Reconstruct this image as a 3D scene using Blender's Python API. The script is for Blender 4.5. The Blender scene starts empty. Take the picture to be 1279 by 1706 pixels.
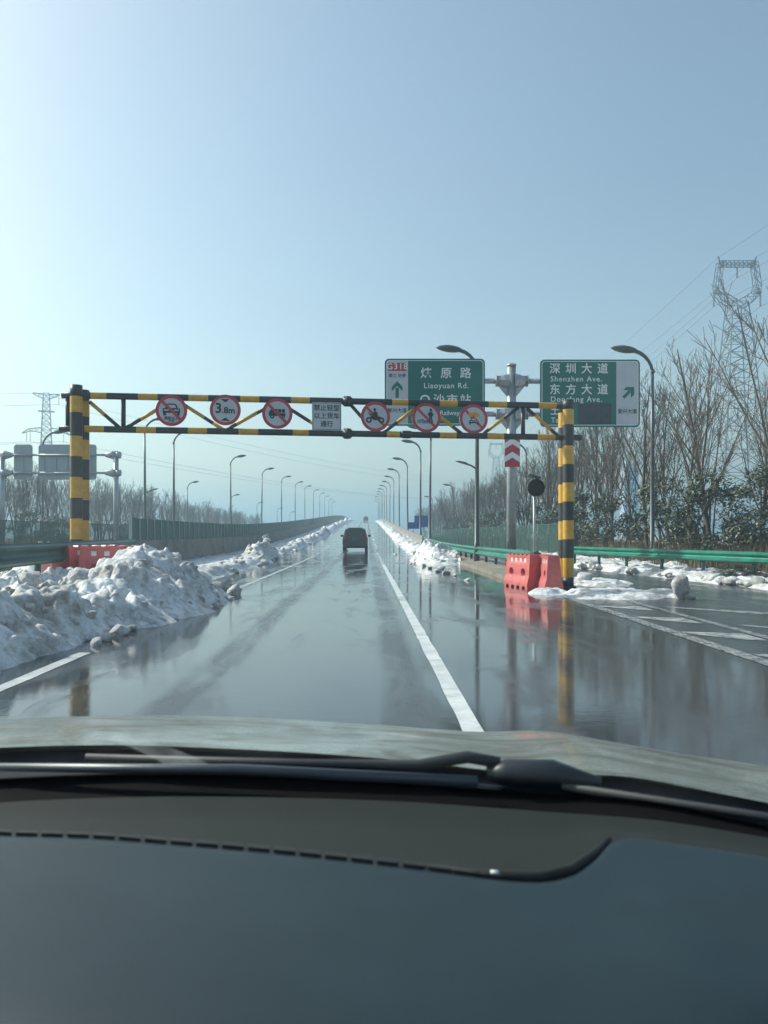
import bpy, bmesh, math, random
from mathutils import Vector, Matrix, noise
R = math.radians
random.seed(7)
sc = bpy.context.scene
col = sc.collection

# ------------------------------------------------------------------ camera, sky, sun, exposure
F = 1300.0            # focal length in photograph pixels
CXP, CYP = 611.0, 890.0   # vanishing point of the road in the photograph
EYE = 1.4
cam = bpy.data.cameras.new('camera')
camo = bpy.data.objects.new('camera', cam); col.objects.link(camo)
camo.location = (0, 0, EYE); camo.rotation_euler = (R(90), 0, 0)
cam.sensor_fit = 'VERTICAL'; cam.sensor_height = 36.0; cam.sensor_width = 27.0
cam.lens = 36.0 * F / 1706.0
cam.shift_x = (639.5 - CXP) / 1706.0
cam.shift_y = (CYP - 853.0) / 1706.0
cam.clip_start = 0.05; cam.clip_end = 6000
cam.dof.use_dof = True; cam.dof.focus_distance = 28.0; cam.dof.aperture_fstop = 6.5
sc.camera = camo

SUN_AZ, SUN_EL = R(-67), R(37)     # azimuth from +Y, clockwise
world = bpy.data.worlds.new('World'); sc.world = world; world.use_nodes = True
wn = world.node_tree; wn.nodes.clear()
wo = wn.nodes.new('ShaderNodeOutputWorld'); wb = wn.nodes.new('ShaderNodeBackground')
sky = wn.nodes.new('ShaderNodeTexSky'); sky.sky_type = 'NISHITA'; sky.sun_disc = False
sky.sun_elevation = SUN_EL; sky.sun_rotation = SUN_AZ
sky.air_density = 1.15; sky.dust_density = 2.4; sky.ozone_density = 0.0; sky.altitude = 0
wb.inputs['Strength'].default_value = 0.10
wn.links.new(sky.outputs[0], wb.inputs['Color']); wn.links.new(wb.outputs[0], wo.inputs['Surface'])

sun = bpy.data.lights.new('sun', 'SUN'); sun.energy = 3.2; sun.angle = R(0.6); sun.color = (1.0, 0.965, 0.925)
suno = bpy.data.objects.new('sun', sun); col.objects.link(suno)
sdir = Vector((math.sin(SUN_AZ) * math.cos(SUN_EL), math.cos(SUN_AZ) * math.cos(SUN_EL), math.sin(SUN_EL)))
suno.rotation_euler = (-sdir).to_track_quat('-Z', 'Y').to_euler()
suno.location = (0, 0, 30)
sc.view_settings.view_transform = 'Standard'; sc.view_settings.look = 'None'
sc.view_settings.exposure = 0.82; sc.view_settings.gamma = 1.0
sc.render.engine = 'CYCLES'
sc.cycles.use_denoising = True; sc.cycles.use_adaptive_sampling = True; sc.cycles.adaptive_threshold = .02
sc.cycles.max_bounces = 7; sc.cycles.transparent_max_bounces = 24
sc.cycles.volume_bounces = 0
sc.cycles.caustics_reflective = False; sc.cycles.caustics_refractive = False

# ------------------------------------------------------------------ helpers
def P(px, py, D):
    """photograph pixel at road distance D -> world point"""
    return Vector(((px - CXP) / F * D, D, EYE - (py - CYP) / F * D))

def hermite(pts, t):
    n = len(pts)
    if t <= pts[0][0]: return pts[0][1]
    if t >= pts[-1][0]: return pts[-1][1]
    for i in range(n - 1):
        if pts[i][0] <= t <= pts[i + 1][0]:
            x0, y0 = pts[i]; x1, y1 = pts[i + 1]
            def sl(k):
                a = pts[max(k - 1, 0)]; b = pts[min(k + 1, n - 1)]
                return (b[1] - a[1]) / (b[0] - a[0])
            m0, m1 = sl(i), sl(i + 1); h = x1 - x0; u = (t - x0) / h
            return ((2*u**3 - 3*u**2 + 1) * y0 + (u**3 - 2*u**2 + u) * h * m0
                    + (-2*u**3 + 3*u**2) * y1 + (u**3 - u**2) * h * m1)
ZR = [(-60, 0), (20, 0), (42, 0), (54, .10), (65, .32), (93, 1.0), (120, 1.8), (150, 2.72), (204, 4.3), (236, 5.1),
      (270, 5.85), (306, 6.4), (345, 6.75), (390, 6.7), (450, 6.0), (520, 4.6)]
def zr(D): return hermite(ZR, D)

class MB:
    def __init__(s): s.v = []; s.f = []; s.m = []; s.sm = []
    def add(s, vs, fs, mi=0, smooth=False):
        b = len(s.v); s.v += [tuple(v) for v in vs]
        for f in fs: s.f.append(tuple(b + i for i in f)); s.m.append(mi); s.sm.append(smooth)
    def box(s, x0, x1, y0, y1, z0, z1, mi=0, mat=None):
        vs = [Vector(p) for p in ((x0,y0,z0),(x1,y0,z0),(x1,y1,z0),(x0,y1,z0),(x0,y0,z1),(x1,y0,z1),(x1,y1,z1),(x0,y1,z1))]
        if mat is not None: vs = [mat @ v for v in vs]
        s.add(vs, [(0,3,2,1),(4,5,6,7),(0,1,5,4),(1,2,6,5),(2,3,7,6),(3,0,4,7)], mi)
    def bar(s, a, b, w, h=None, mi=0):
        a = Vector(a); b = Vector(b); h = h or w; d = (b - a)
        L = d.length
        if L < 1e-6: return
        m = Matrix.Translation(a) @ d.to_track_quat('Z', 'Y').to_matrix().to_4x4()
        s.box(-w/2, w/2, -h/2, h/2, 0, L, mi, m)
    def tube(s, path, rad, n=8, mi=0, cap=True, smooth=True, squash=None):
        path = [Vector(p) for p in path]; k = len(path)
        if not hasattr(rad, '__len__'): rad = [rad] * k
        rings = []; up = None
        for i in range(k):
            t = (path[min(i+1, k-1)] - path[max(i-1, 0)]).normalized()
            if up is None:
                up = Vector((0, 1, 0)) if abs(t.y) < .9 else Vector((0, 0, 1))
            u = (up - t * up.dot(t)).normalized(); w = t.cross(u); up = u
            ring = []
            for j in range(n):
                a = 2 * math.pi * j / n
                r = rad[i]; ru, rw = (r, r) if squash is None else (r * squash[i][0], r * squash[i][1])
                ring.append(path[i] + u * math.cos(a) * ru + w * math.sin(a) * rw)
            rings.append(ring)
        b = len(s.v)
        for r in rings: s.v += [tuple(p) for p in r]
        for i in range(k - 1):
            for j in range(n):
                j2 = (j + 1) % n
                s.f.append((b + i*n + j, b + i*n + j2, b + (i+1)*n + j2, b + (i+1)*n + j)); s.m.append(mi); s.sm.append(smooth)
        if cap:
            s.f.append(tuple(b + j for j in reversed(range(n)))); s.m.append(mi); s.sm.append(False)
            s.f.append(tuple(b + (k-1)*n + j for j in range(n))); s.m.append(mi); s.sm.append(False)
    def poly(s, pts, y0, y1, mi=0):
        """polygon given in x,z extruded from y0 (front) to y1"""
        ar = sum(pts[i][0]*pts[(i+1) % len(pts)][1] - pts[(i+1) % len(pts)][0]*pts[i][1] for i in range(len(pts)))
        if ar < 0: pts = pts[::-1]
        n = len(pts)
        vs = [(p[0], y0, p[1]) for p in pts] + [(p[0], y1, p[1]) for p in pts]
        fs = [tuple(range(n)), tuple(range(2*n-1, n-1, -1))] + [(i, n+i, n+(i+1) % n, (i+1) % n) for i in range(n)]
        s.add(vs, fs, mi)
    def ring(s, cx, cz, r0, r1, y0, y1, n=40, mi=0):
        vs = []; fs = []
        for k in range(n):
            a = 2*math.pi*k/n; c, si = math.cos(a), math.sin(a)
            vs += [(cx+r1*c, y0, cz+r1*si), (cx+r0*c, y0, cz+r0*si), (cx+r0*c, y1, cz+r0*si), (cx+r1*c, y1, cz+r1*si)]
        for k in range(n):
            a = 4*k; b = 4*((k+1) % n)
            for q in range(4): fs.append((a+q, a+(q+1) % 4, b+(q+1) % 4, b+q))
        s.add(vs, fs, mi)
    def disc(s, cx, cz, r, y0, y1, n=40, mi=0):
        s.poly([(cx + r*math.cos(2*math.pi*k/n), cz + r*math.sin(2*math.pi*k/n)) for k in range(n)], y0, y1, mi)
    def mesh(s, name, mats):
        me = bpy.data.meshes.new(name)
        me.from_pydata(s.v, [], s.f)
        for m in (mats if isinstance(mats, (list, tuple)) else [mats]): me.materials.append(m)
        me.polygons.foreach_set('material_index', s.m)
        me.polygons.foreach_set('use_smooth', s.sm)
        me.update()
        return me
    def build(s, name, mats, parent=None, **kw):
        return obj(name, s.mesh(name, mats), parent, **kw)

def obj(name, me, parent=None, loc=None, rot=None, scale=None):
    o = bpy.data.objects.new(name, me); col.objects.link(o)
    if parent is not None: o.parent = parent
    if loc is not None: o.location = loc
    if rot is not None: o.rotation_euler = rot
    if scale is not None: o.scale = scale
    return o
def tag(o, label, cat, group=None):
    o['label'] = label; o['category'] = cat
    if group: o['group'] = group
    return o
def thing(name, label, cat, loc=(0,0,0), rz=0, group=None):
    o = bpy.data.objects.new(name, None); col.objects.link(o)
    o.empty_display_size = .2
    o.location = loc; o.rotation_euler = (0, 0, rz)
    return tag(o, label, cat, group)
def kind(o, k): o['kind'] = k; return o
def copy_tree(o, parent=None):
    c = o.copy(); col.objects.link(c); c.parent = parent
    for ch in list(o.children): copy_tree(ch, c)
    return c

# ------------------------------------------------------------------ materials
def mat(name, color, rough=.5, metal=0.0, spec=.5, coat=0.0, coat_rough=.05, var=0.0, vscale=3.0, color2=None, bump=0.0, bscale=20.0, emit=None):
    m = bpy.data.materials.new(name); m.use_nodes = True
    nt = m.node_tree; b = nt.nodes['Principled BSDF']
    b.inputs['Base Color'].default_value = (*color, 1); b.inputs['Roughness'].default_value = rough
    b.inputs['Metallic'].default_value = metal; b.inputs['Specular IOR Level'].default_value = spec
    b.inputs['Coat Weight'].default_value = coat; b.inputs['Coat Roughness'].default_value = coat_rough
    if var or color2 or bump:
        tc = nt.nodes.new('ShaderNodeTexCoord')
    if var or color2:
        n = nt.nodes.new('ShaderNodeTexNoise'); n.inputs['Scale'].default_value = vscale; n.inputs['Detail'].default_value = 6
        n.inputs['Roughness'].default_value = .65
        nt.links.new(tc.outputs['Object'], n.inputs['Vector'])
        rp = nt.nodes.new('ShaderNodeValToRGB')
        c2 = color2 or tuple(c * (1 - var) for c in color)
        rp.color_ramp.elements[0].color = (*c2, 1); rp.color_ramp.elements[0].position = .35
        rp.color_ramp.elements[1].color = (*color, 1); rp.color_ramp.elements[1].position = .62
        nt.links.new(n.outputs['Fac'], rp.inputs['Fac']); nt.links.new(rp.outputs['Color'], b.inputs['Base Color'])
    if bump:
        n2 = nt.nodes.new('ShaderNodeTexNoise'); n2.inputs['Scale'].default_value = bscale; n2.inputs['Detail'].default_value = 4
        nt.links.new(tc.outputs['Object'], n2.inputs['Vector'])
        bp = nt.nodes.new('ShaderNodeBump'); bp.inputs['Strength'].default_value = bump; bp.inputs['Distance'].default_value = .02
        nt.links.new(n2.outputs['Fac'], bp.inputs['Height']); nt.links.new(bp.outputs['Normal'], b.inputs['Normal'])
    return m
M = {}
def wear_paint(name, base, worn, rust):
    m = mat(name, base, .45, color2=worn, vscale=7, bump=.12, bscale=35); nt = m.node_tree; b = nt.nodes['Principled BSDF']; N = nt.nodes.new; L = nt.links.new
    tc = N('ShaderNodeTexCoord'); n = N('ShaderNodeTexNoise'); n.inputs['Scale'].default_value = 9; n.inputs['Detail'].default_value = 9; n.inputs['Roughness'].default_value = .75; L(tc.outputs['Object'], n.inputs['Vector'])
    r = N('ShaderNodeMapRange'); r.inputs['From Min'].default_value = .62; r.inputs['From Max'].default_value = .68; L(n.outputs['Fac'], r.inputs['Value'])
    old = b.inputs['Base Color'].links[0].from_socket; mx = N('ShaderNodeMix'); mx.data_type = 'RGBA'; L(r.outputs[0], mx.inputs['Factor']); L(old, mx.inputs['A']); mx.inputs['B'].default_value = (*rust, 1); L(mx.outputs['Result'], b.inputs['Base Color'])
    return m
M['yellow'] = wear_paint('yellow_paint', (.66, .38, .045), (.50, .30, .05), (.22, .13, .06))
M['black'] = wear_paint('black_paint', (.024, .028, .036), (.038, .042, .05), (.10, .085, .07))
M['galv'] = mat('galvanised_steel', (.42, .45, .47), .45, .55, var=.25, vscale=2.5)
M['lamp_grey'] = mat('lamp_grey_paint', (.10, .115, .12), .4, .3, var=.25, vscale=2)
M['sign_back'] = mat('sign_back_aluminium', (.36, .40, .44), .5, .4, var=.15, vscale=2)
M['sign_green'] = mat('sign_green', (.003, .145, .125), .35, var=.15, vscale=1.2)
M['sign_white'] = mat('sign_white', (.52, .56, .60), .4, var=.10, vscale=2)
M['text_white'] = mat('text_white', (.80, .82, .82), .4)
M['sign_red'] = mat('sign_red', (.50, .045, .07), .4, var=.2, vscale=5)
M['sign_black'] = mat('sign_black', (.02, .022, .025), .45)
M['text_blue'] = mat('text_blue', (.03, .07, .22), .45)
M['orange'] = mat('sign_orange', (.75, .33, .03), .45)
M['patch'] = mat('dark_cover_film', (.035, .05, .075), .3, var=.3, vscale=3)
M['rail_green'] = mat('guardrail_green', (.03, .25, .175), .32, .2, var=.35, vscale=1.6)
M['post_green'] = mat('guardrail_post', (.03, .10, .085), .5, .2, var=.3, vscale=3)
M['panel_green'] = mat('panel_green', (.025, .105, .095), .5, var=.25, vscale=.8)
M['post_white'] = mat('panel_post', (.42, .50, .50), .5, var=.2)
M['concrete'] = mat('concrete', (.27, .255, .235), .75, var=.4, vscale=1.3, bump=.25, bscale=30)
M['kerb'] = mat('kerb_concrete', (.30, .255, .20), .55, var=.5, vscale=1.8, bump=.4, bscale=25)
M['barrier'] = wear_paint('barrier_red_plastic', (.60, .145, .14), (.48, .11, .105), (.36, .22, .20))
M['reflector'] = mat('reflector_white', (.75, .74, .72), .35, var=.2, vscale=9)
M['bark'] = mat('bark', (.13, .115, .10), .9, var=.45, vscale=3)
M['twig'] = mat('twig', (.15, .125, .105), .9, var=.3, vscale=2)
M['leaf'] = mat('evergreen_leaf', (.088, .105, .06), .5, color2=(.05, .062, .042), vscale=1.3)
M['drygrass'] = mat('dry_grass', (.20, .155, .09), .9, color2=(.10, .085, .055), vscale=.7)
M['steel_far'] = mat('pylon_steel', (.16, .19, .22), .6, .3)
M['insul'] = mat('insulator', (.18, .15, .14), .4)
M['wire'] = mat('wire', (.12, .13, .15), .6)
M['blue'] = mat('sign_blue', (.01, .06, .40), .4, var=.2, vscale=1)
M['glass_dark'] = mat('car_glass', (.012, .016, .02), .06, spec=.6)
M['car_paint'] = mat('car_paint', (.045, .055, .065), .3, .5, coat=.6, var=.2, vscale=1)
M['car_dark'] = mat('car_trim', (.025, .027, .03), .6)
M['tail_red'] = mat('tail_lamp', (.30, .02, .03), .2)
M['tyre'] = mat('tyre', (.02, .02, .02), .8)
M['dash'] = mat('dash_plastic', (.012, .026, .033), .46, spec=.36, var=.35, vscale=2.2, bump=.08, bscale=700)
M['dash_trim'] = mat('dash_olive_trim', (.021, .024, .021), .6, spec=.2, var=.12, vscale=5)
M['slot'] = mat('slot_black', (.008, .009, .01), .7)
M['frit'] = mat('frit_black', (.004, .004, .005), .8, spec=.1)
M['rubber'] = mat('wiper_black', (.018, .021, .026), .6, var=.3, vscale=8)
M['wiper_grey'] = mat('wiper_worn', (.05, .065, .08), .4, var=.4, vscale=7)
M['cowl'] = mat('cowl_plastic', (.011, .016, .024), .45, var=.35, vscale=6)
M['solar'] = mat('solar_panel', (.02, .03, .08), .15)
M['tower_blue'] = mat('tower_glass', (.10, .32, .50), .2, var=.1, vscale=.2)
M['tower_trim'] = mat('tower_trim', (.45, .5, .55), .5)

def snow_mat(name, dirt, scale=1.3, clean=(.80, .82, .84), dirtc=(.30, .28, .25)):
    m = bpy.data.materials.new(name); m.use_nodes = True; nt = m.node_tree; b = nt.nodes['Principled BSDF']
    tc = nt.nodes.new('ShaderNodeTexCoord')
    n1 = nt.nodes.new('ShaderNodeTexNoise'); n1.inputs['Scale'].default_value = scale; n1.inputs['Detail'].default_value = 9; n1.inputs['Roughness'].default_value = .7
    n2 = nt.nodes.new('ShaderNodeTexNoise'); n2.inputs['Scale'].default_value = scale * 7; n2.inputs['Detail'].default_value = 6; n2.inputs['Roughness'].default_value = .7
    nt.links.new(tc.outputs['Object'], n1.inputs['Vector']); nt.links.new(tc.outputs['Object'], n2.inputs['Vector'])
    ad = nt.nodes.new('ShaderNodeMath'); ad.operation = 'ADD'
    nt.links.new(n1.outputs['Fac'], ad.inputs[0]); nt.links.new(n2.outputs['Fac'], ad.inputs[1])
    rp = nt.nodes.new('ShaderNodeValToRGB'); e = rp.color_ramp.elements
    e[0].position = .40 + dirt * .2; e[0].color = (*dirtc, 1)
    e[1].position = .56 + dirt * .2; e[1].color = (*clean, 1)
    hv = nt.nodes.new('ShaderNodeMath'); hv.operation = 'MULTIPLY'; hv.inputs[1].default_value = .5
    nt.links.new(ad.outputs[0], hv.inputs[0]); nt.links.new(hv.outputs[0], rp.inputs['Fac'])
    n5 = nt.nodes.new('ShaderNodeTexNoise'); n5.inputs['Scale'].default_value = 38; n5.inputs['Detail'].default_value = 6; n5.inputs['Roughness'].default_value = .75; nt.links.new(tc.outputs['Object'], n5.inputs['Vector'])
    gs = nt.nodes.new('ShaderNodeMapRange'); gs.inputs['From Min'].default_value = .58; gs.inputs['From Max'].default_value = .70; gs.inputs['To Max'].default_value = .55; nt.links.new(n5.outputs['Fac'], gs.inputs['Value'])
    gm = nt.nodes.new('ShaderNodeMix'); gm.data_type = 'RGBA'; nt.links.new(gs.outputs[0], gm.inputs['Factor']); nt.links.new(rp.outputs['Color'], gm.inputs['A']); gm.inputs['B'].default_value = (.20, .17, .14, 1)
    nt.links.new(gm.outputs['Result'], b.inputs['Base Color'])
    b.inputs['Roughness'].default_value = .55; b.inputs['Specular IOR Level'].default_value = .35
    b.inputs['Subsurface Weight'].default_value = .0
    n3 = nt.nodes.new('ShaderNodeTexNoise'); n3.inputs['Scale'].default_value = 24; n3.inputs['Detail'].default_value = 9; n3.inputs['Roughness'].default_value = .7
    nt.links.new(tc.outputs['Object'], n3.inputs['Vector'])
    bp = nt.nodes.new('ShaderNodeBump'); bp.inputs['Strength'].default_value = .7; bp.inputs['Distance'].default_value = .05
    nt.links.new(n3.outputs['Fac'], bp.inputs['Height']); nt.links.new(bp.outputs['Normal'], b.inputs['Normal'])
    return m
M['snow'] = snow_mat('snow', .0, scale=1.0, dirtc=(.34, .31, .27))
M['snow_dirty'] = snow_mat('snow_dirty', .30, clean=(.72, .74, .76), dirtc=(.36, .34, .31))
M['snow_clean'] = snow_mat('snow_clean', -.25, scale=.6)

def road_mat():
    m = bpy.data.materials.new('wet_asphalt'); m.use_nodes = True; nt = m.node_tree; b = nt.nodes['Principled BSDF']
    L = nt.links.new; N = nt.nodes.new
    tc = N('ShaderNodeTexCoord')
    sx = N('ShaderNodeSeparateXYZ'); L(tc.outputs['Object'], sx.inputs[0])
    # fine aggregate
    n1 = N('ShaderNodeTexNoise'); n1.inputs['Scale'].default_value = 45; n1.inputs['Detail'].default_value = 4
    L(tc.outputs['Object'], n1.inputs['Vector'])
    # broad damp / puddle variation, stretched along the road
    mp = N('ShaderNodeMapping'); mp.inputs['Scale'].default_value = (.9, .16, 1); L(tc.outputs['Object'], mp.inputs['Vector'])
    n2 = N('ShaderNodeTexNoise'); n2.inputs['Scale'].default_value = 1.0; n2.inputs['Detail'].default_value = 5; n2.inputs['Roughness'].default_value = .6
    L(mp.outputs[0], n2.inputs['Vector'])
    rp = N('ShaderNodeValToRGB'); e = rp.color_ramp.elements
    e[0].color = (.028, .031, .034, 1); e[0].position = .3; e[1].color = (.072, .077, .08, 1); e[1].position = .75
    mx = N('ShaderNodeMath'); mx.operation = 'MULTIPLY_ADD'; mx.inputs[1].default_value = .35; L(n1.outputs['Fac'], mx.inputs[0]); 
    sc2 = N('ShaderNodeMath'); sc2.operation = 'MULTIPLY'; sc2.inputs[1].default_value = .65; L(n2.outputs['Fac'], sc2.inputs[0]); L(sc2.outputs[0], mx.inputs[2])
    L(mx.outputs[0], rp.inputs['Fac']); L(rp.outputs['Color'], b.inputs['Base Color'])
    # wheel tracks: worn, textured, water pressed out
    def track(x0, w):
        s = N('ShaderNodeMath'); s.operation = 'SUBTRACT'; s.inputs[1].default_value = x0; L(wob.outputs[0], s.inputs[0])
        a = N('ShaderNodeMath'); a.operation = 'ABSOLUTE'; L(s.outputs[0], a.inputs[0])
        r = N('ShaderNodeMapRange'); r.inputs['From Min'].default_value = w; r.inputs['From Max'].default_value = w * .35
        r.inputs['To Min'].default_value = 0; r.inputs['To Max'].default_value = 1; L(a.outputs[0], r.inputs['Value'])
        return r
    wob = N('ShaderNodeMath'); wob.operation = 'MULTIPLY_ADD'; wob.inputs[1].default_value = .35; L(n2.outputs['Fac'], wob.inputs[0]); L(sx.outputs['X'], wob.inputs[2])
    t1 = track(-1.42, .30); t2 = track(.52, .28)
    mxx = N('ShaderNodeMath'); mxx.operation = 'MAXIMUM'; L(t1.outputs[0], mxx.inputs[0]); L(t2.outputs[0], mxx.inputs[1])
    # patches where the film has drained off (rough, grainy) between mirror-like puddles
    mp4 = N('ShaderNodeMapping'); mp4.inputs['Scale'].default_value = (1.5, .45, 1); mp4.inputs['Location'].default_value = (3.7, 1.3, 0); L(tc.outputs['Object'], mp4.inputs['Vector'])
    n4 = N('ShaderNodeTexNoise'); n4.inputs['Scale'].default_value = .8; n4.inputs['Detail'].default_value = 9; n4.inputs['Roughness'].default_value = .68; n4.inputs['Distortion'].default_value = .6
    L(mp4.outputs[0], n4.inputs['Vector'])
    pm = N('ShaderNodeMapRange'); pm.inputs['From Min'].default_value = .50; pm.inputs['From Max'].default_value = .66; L(n4.outputs['Fac'], pm.inputs['Value'])
    dm = N('ShaderNodeMath'); dm.operation = 'MAXIMUM'
    hp_ = N('ShaderNodeMath'); hp_.operation = 'MULTIPLY'; hp_.inputs[1].default_value = .75; L(pm.outputs[0], hp_.inputs[0])
    tk = N('ShaderNodeMath'); tk.operation = 'MULTIPLY'; L(mxx.outputs[0], tk.inputs[0])
    tv = N('ShaderNodeMapRange'); tv.inputs['From Min'].default_value = .35; tv.inputs['From Max'].default_value = .55; tv.inputs['To Min'].default_value = .35; tv.inputs['To Max'].default_value = 1.0; L(n4.outputs['Fac'], tv.inputs['Value']); L(tv.outputs[0], tk.inputs[1])
    gr = N('ShaderNodeMapRange'); gr.inputs['From Min'].default_value = 4.15; gr.inputs['From Max'].default_value = 4.75; gr.inputs['To Max'].default_value = .85; L(wob.outputs[0], gr.inputs['Value'])
    gm = N('ShaderNodeMath'); gm.operation = 'MULTIPLY'; L(gr.outputs[0], gm.inputs[0]); L(tv.outputs[0], gm.inputs[1])
    g2 = N('ShaderNodeMath'); g2.operation = 'MAXIMUM'; L(gm.outputs[0], g2.inputs[0]); L(tk.outputs[0], g2.inputs[1])
    L(hp_.outputs[0], dm.inputs[0]); L(g2.outputs[0], dm.inputs[1])
    rr = N('ShaderNodeMath'); rr.operation = 'MULTIPLY_ADD'; rr.inputs[1].default_value = .28; rr.inputs[2].default_value = .025; L(dm.outputs[0], rr.inputs[0])
    L(rr.outputs[0], b.inputs['Roughness'])
    b.inputs['IOR'].default_value = 1.62; b.inputs['Specular IOR Level'].default_value = .5
    mp3 = N('ShaderNodeMapping'); mp3.inputs['Scale'].default_value = (2.6, 7.0, 1); L(tc.outputs['Object'], mp3.inputs['Vector'])
    n3 = N('ShaderNodeTexNoise'); n3.inputs['Scale'].default_value = 1.6; n3.inputs['Detail'].default_value = 6; n3.inputs['Roughness'].default_value = .65
    L(mp3.outputs[0], n3.inputs['Vector'])
    s3 = N('ShaderNodeMath'); s3.operation = 'MULTIPLY_ADD'; s3.inputs[1].default_value = .16; s3.inputs[2].default_value = .07; L(pm.outputs[0], s3.inputs[0])
    b1 = N('ShaderNodeBump'); b1.inputs['Distance'].default_value = .012; L(s3.outputs[0], b1.inputs['Strength']); L(n3.outputs['Fac'], b1.inputs['Height'])
    st = N('ShaderNodeMath'); st.operation = 'MULTIPLY_ADD'; st.inputs[1].default_value = .55; st.inputs[2].default_value = .015; L(dm.outputs[0], st.inputs[0])
    b2 = N('ShaderNodeBump'); b2.inputs['Distance'].default_value = .005; L(st.outputs[0], b2.inputs['Strength']); L(n1.outputs['Fac'], b2.inputs['Height']); L(b1.outputs['Normal'], b2.inputs['Normal'])
    L(b2.outputs['Normal'], b.inputs['Normal'])
    return m
M['road'] = road_mat()
M['line'] = mat('line_paint', (.72, .73, .72), .22, spec=.5, color2=(.48, .49, .48), vscale=3, bump=.12, bscale=40)
M['ground'] = mat('winter_ground', (.66, .69, .72), .85, color2=(.13, .115, .08), vscale=.22, bump=.4, bscale=6)

def mesh_mat():
    m = bpy.data.materials.new('fence_mesh'); m.use_nodes = True; nt = m.node_tree; b = nt.nodes['Principled BSDF']
    b.inputs['Base Color'].default_value = (.03, .095, .08, 1); b.inputs['Roughness'].default_value = .6
    tr = nt.nodes.new('ShaderNodeBsdfTransparent'); mx = nt.nodes.new('ShaderNodeMixShader')
    tc = nt.nodes.new('ShaderNodeTexCoord'); s = nt.nodes.new('ShaderNodeSeparateXYZ'); nt.links.new(tc.outputs['Object'], s.inputs[0])
    # vertical wires every 5 cm, 2 cm thick
    w = nt.nodes.new('ShaderNodeMath'); w.operation = 'FRACT'; ml = nt.nodes.new('ShaderNodeMath'); ml.operation = 'MULTIPLY'; ml.inputs[1].default_value = 20
    nt.links.new(s.outputs['X'], ml.inputs[0]); nt.links.new(ml.outputs[0], w.inputs[0])
    g = nt.nodes.new('ShaderNodeMath'); g.operation = 'LESS_THAN'; g.inputs[1].default_value = .36; nt.links.new(w.outputs[0], g.inputs[0])
    nt.links.new(g.outputs[0], mx.inputs['Fac']); nt.links.new(tr.outputs[0], mx.inputs[1]); nt.links.new(b.outputs[0], mx.inputs[2])
    nt.links.new(mx.outputs[0], nt.nodes['Material Output'].inputs['Surface'])
    return m
M['mesh'] = mesh_mat()

def hood_mat():
    m = bpy.data.materials.new('muddy_paint'); m.use_nodes = True; nt = m.node_tree; b = nt.nodes['Principled BSDF']
    L = nt.links.new; N = nt.nodes.new
    tc = N('ShaderNodeTexCoord'); mp = N('ShaderNodeMapping'); mp.inputs['Scale'].default_value = (1.2, 3.0, 1); L(tc.outputs['Object'], mp.inputs['Vector'])
    n = N('ShaderNodeTexNoise'); n.inputs['Scale'].default_value = 3.5; n.inputs['Detail'].default_value = 7; n.inputs['Roughness'].default_value = .65; n.inputs['Distortion'].default_value = .8
    L(mp.outputs[0], n.inputs['Vector'])
    rp = N('ShaderNodeValToRGB'); e = rp.color_ramp.elements
    e[0].position = .38; e[0].color = (.085, .085, .06, 1); e[1].position = .60; e[1].color = (.25, .275, .25, 1)
    L(n.outputs['Fac'], rp.inputs['Fac']); L(rp.outputs['Color'], b.inputs['Base Color'])
    r2 = N('ShaderNodeMapRange'); r2.inputs['From Min'].default_value = .35; r2.inputs['From Max'].default_value = .6; r2.inputs['To Min'].default_value = .6; r2.inputs['To Max'].default_value = .22
    L(n.outputs['Fac'], r2.inputs['Value']); L(r2.outputs[0], b.inputs['Roughness'])
    b.inputs['Metallic'].default_value = .25; b.inputs['Coat Weight'].default_value = .4; b.inputs['Coat Roughness'].default_value = .12
    return m
M['hood'] = hood_mat()
def glass_mat():
    m = bpy.data.materials.new('windscreen_glass'); m.use_nodes = True; nt = m.node_tree; nt.nodes.remove(nt.nodes['Principled BSDF'])
    N = nt.nodes.new; L = nt.links.new
    tr = N('ShaderNodeBsdfTransparent'); tr.inputs['Color'].default_value = (.958, .992, .968, 1)
    gl = N('ShaderNodeBsdfGlossy'); gl.inputs['Roughness'].default_value = .03
    mx = N('ShaderNodeMixShader'); mx.inputs['Fac'].default_value = .02
    L(tr.outputs[0], mx.inputs[1]); L(gl.outputs[0], mx.inputs[2])
    # thin film of dried road spray, patchy
    tc = N('ShaderNodeTexCoord'); n = N('ShaderNodeTexNoise'); n.inputs['Scale'].default_value = 5; n.inputs['Detail'].default_value = 5; L(tc.outputs['Object'], n.inputs['Vector'])
    r = N('ShaderNodeMapRange'); r.inputs['From Min'].default_value = .35; r.inputs['From Max'].default_value = .75; r.inputs['To Min'].default_value = .001; r.inputs['To Max'].default_value = .009; L(n.outputs['Fac'], r.inputs['Value'])
    df = N('ShaderNodeBsdfTranslucent'); df.inputs['Color'].default_value = (.75, .82, .85, 1)
    m2 = N('ShaderNodeMixShader'); L(r.outputs[0], m2.inputs['Fac']); L(mx.outputs[0], m2.inputs[1]); L(df.outputs[0], m2.inputs[2])
    L(m2.outputs[0], nt.nodes['Material Output'].inputs['Surface'])
    return m
M['glass'] = glass_mat()

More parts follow.
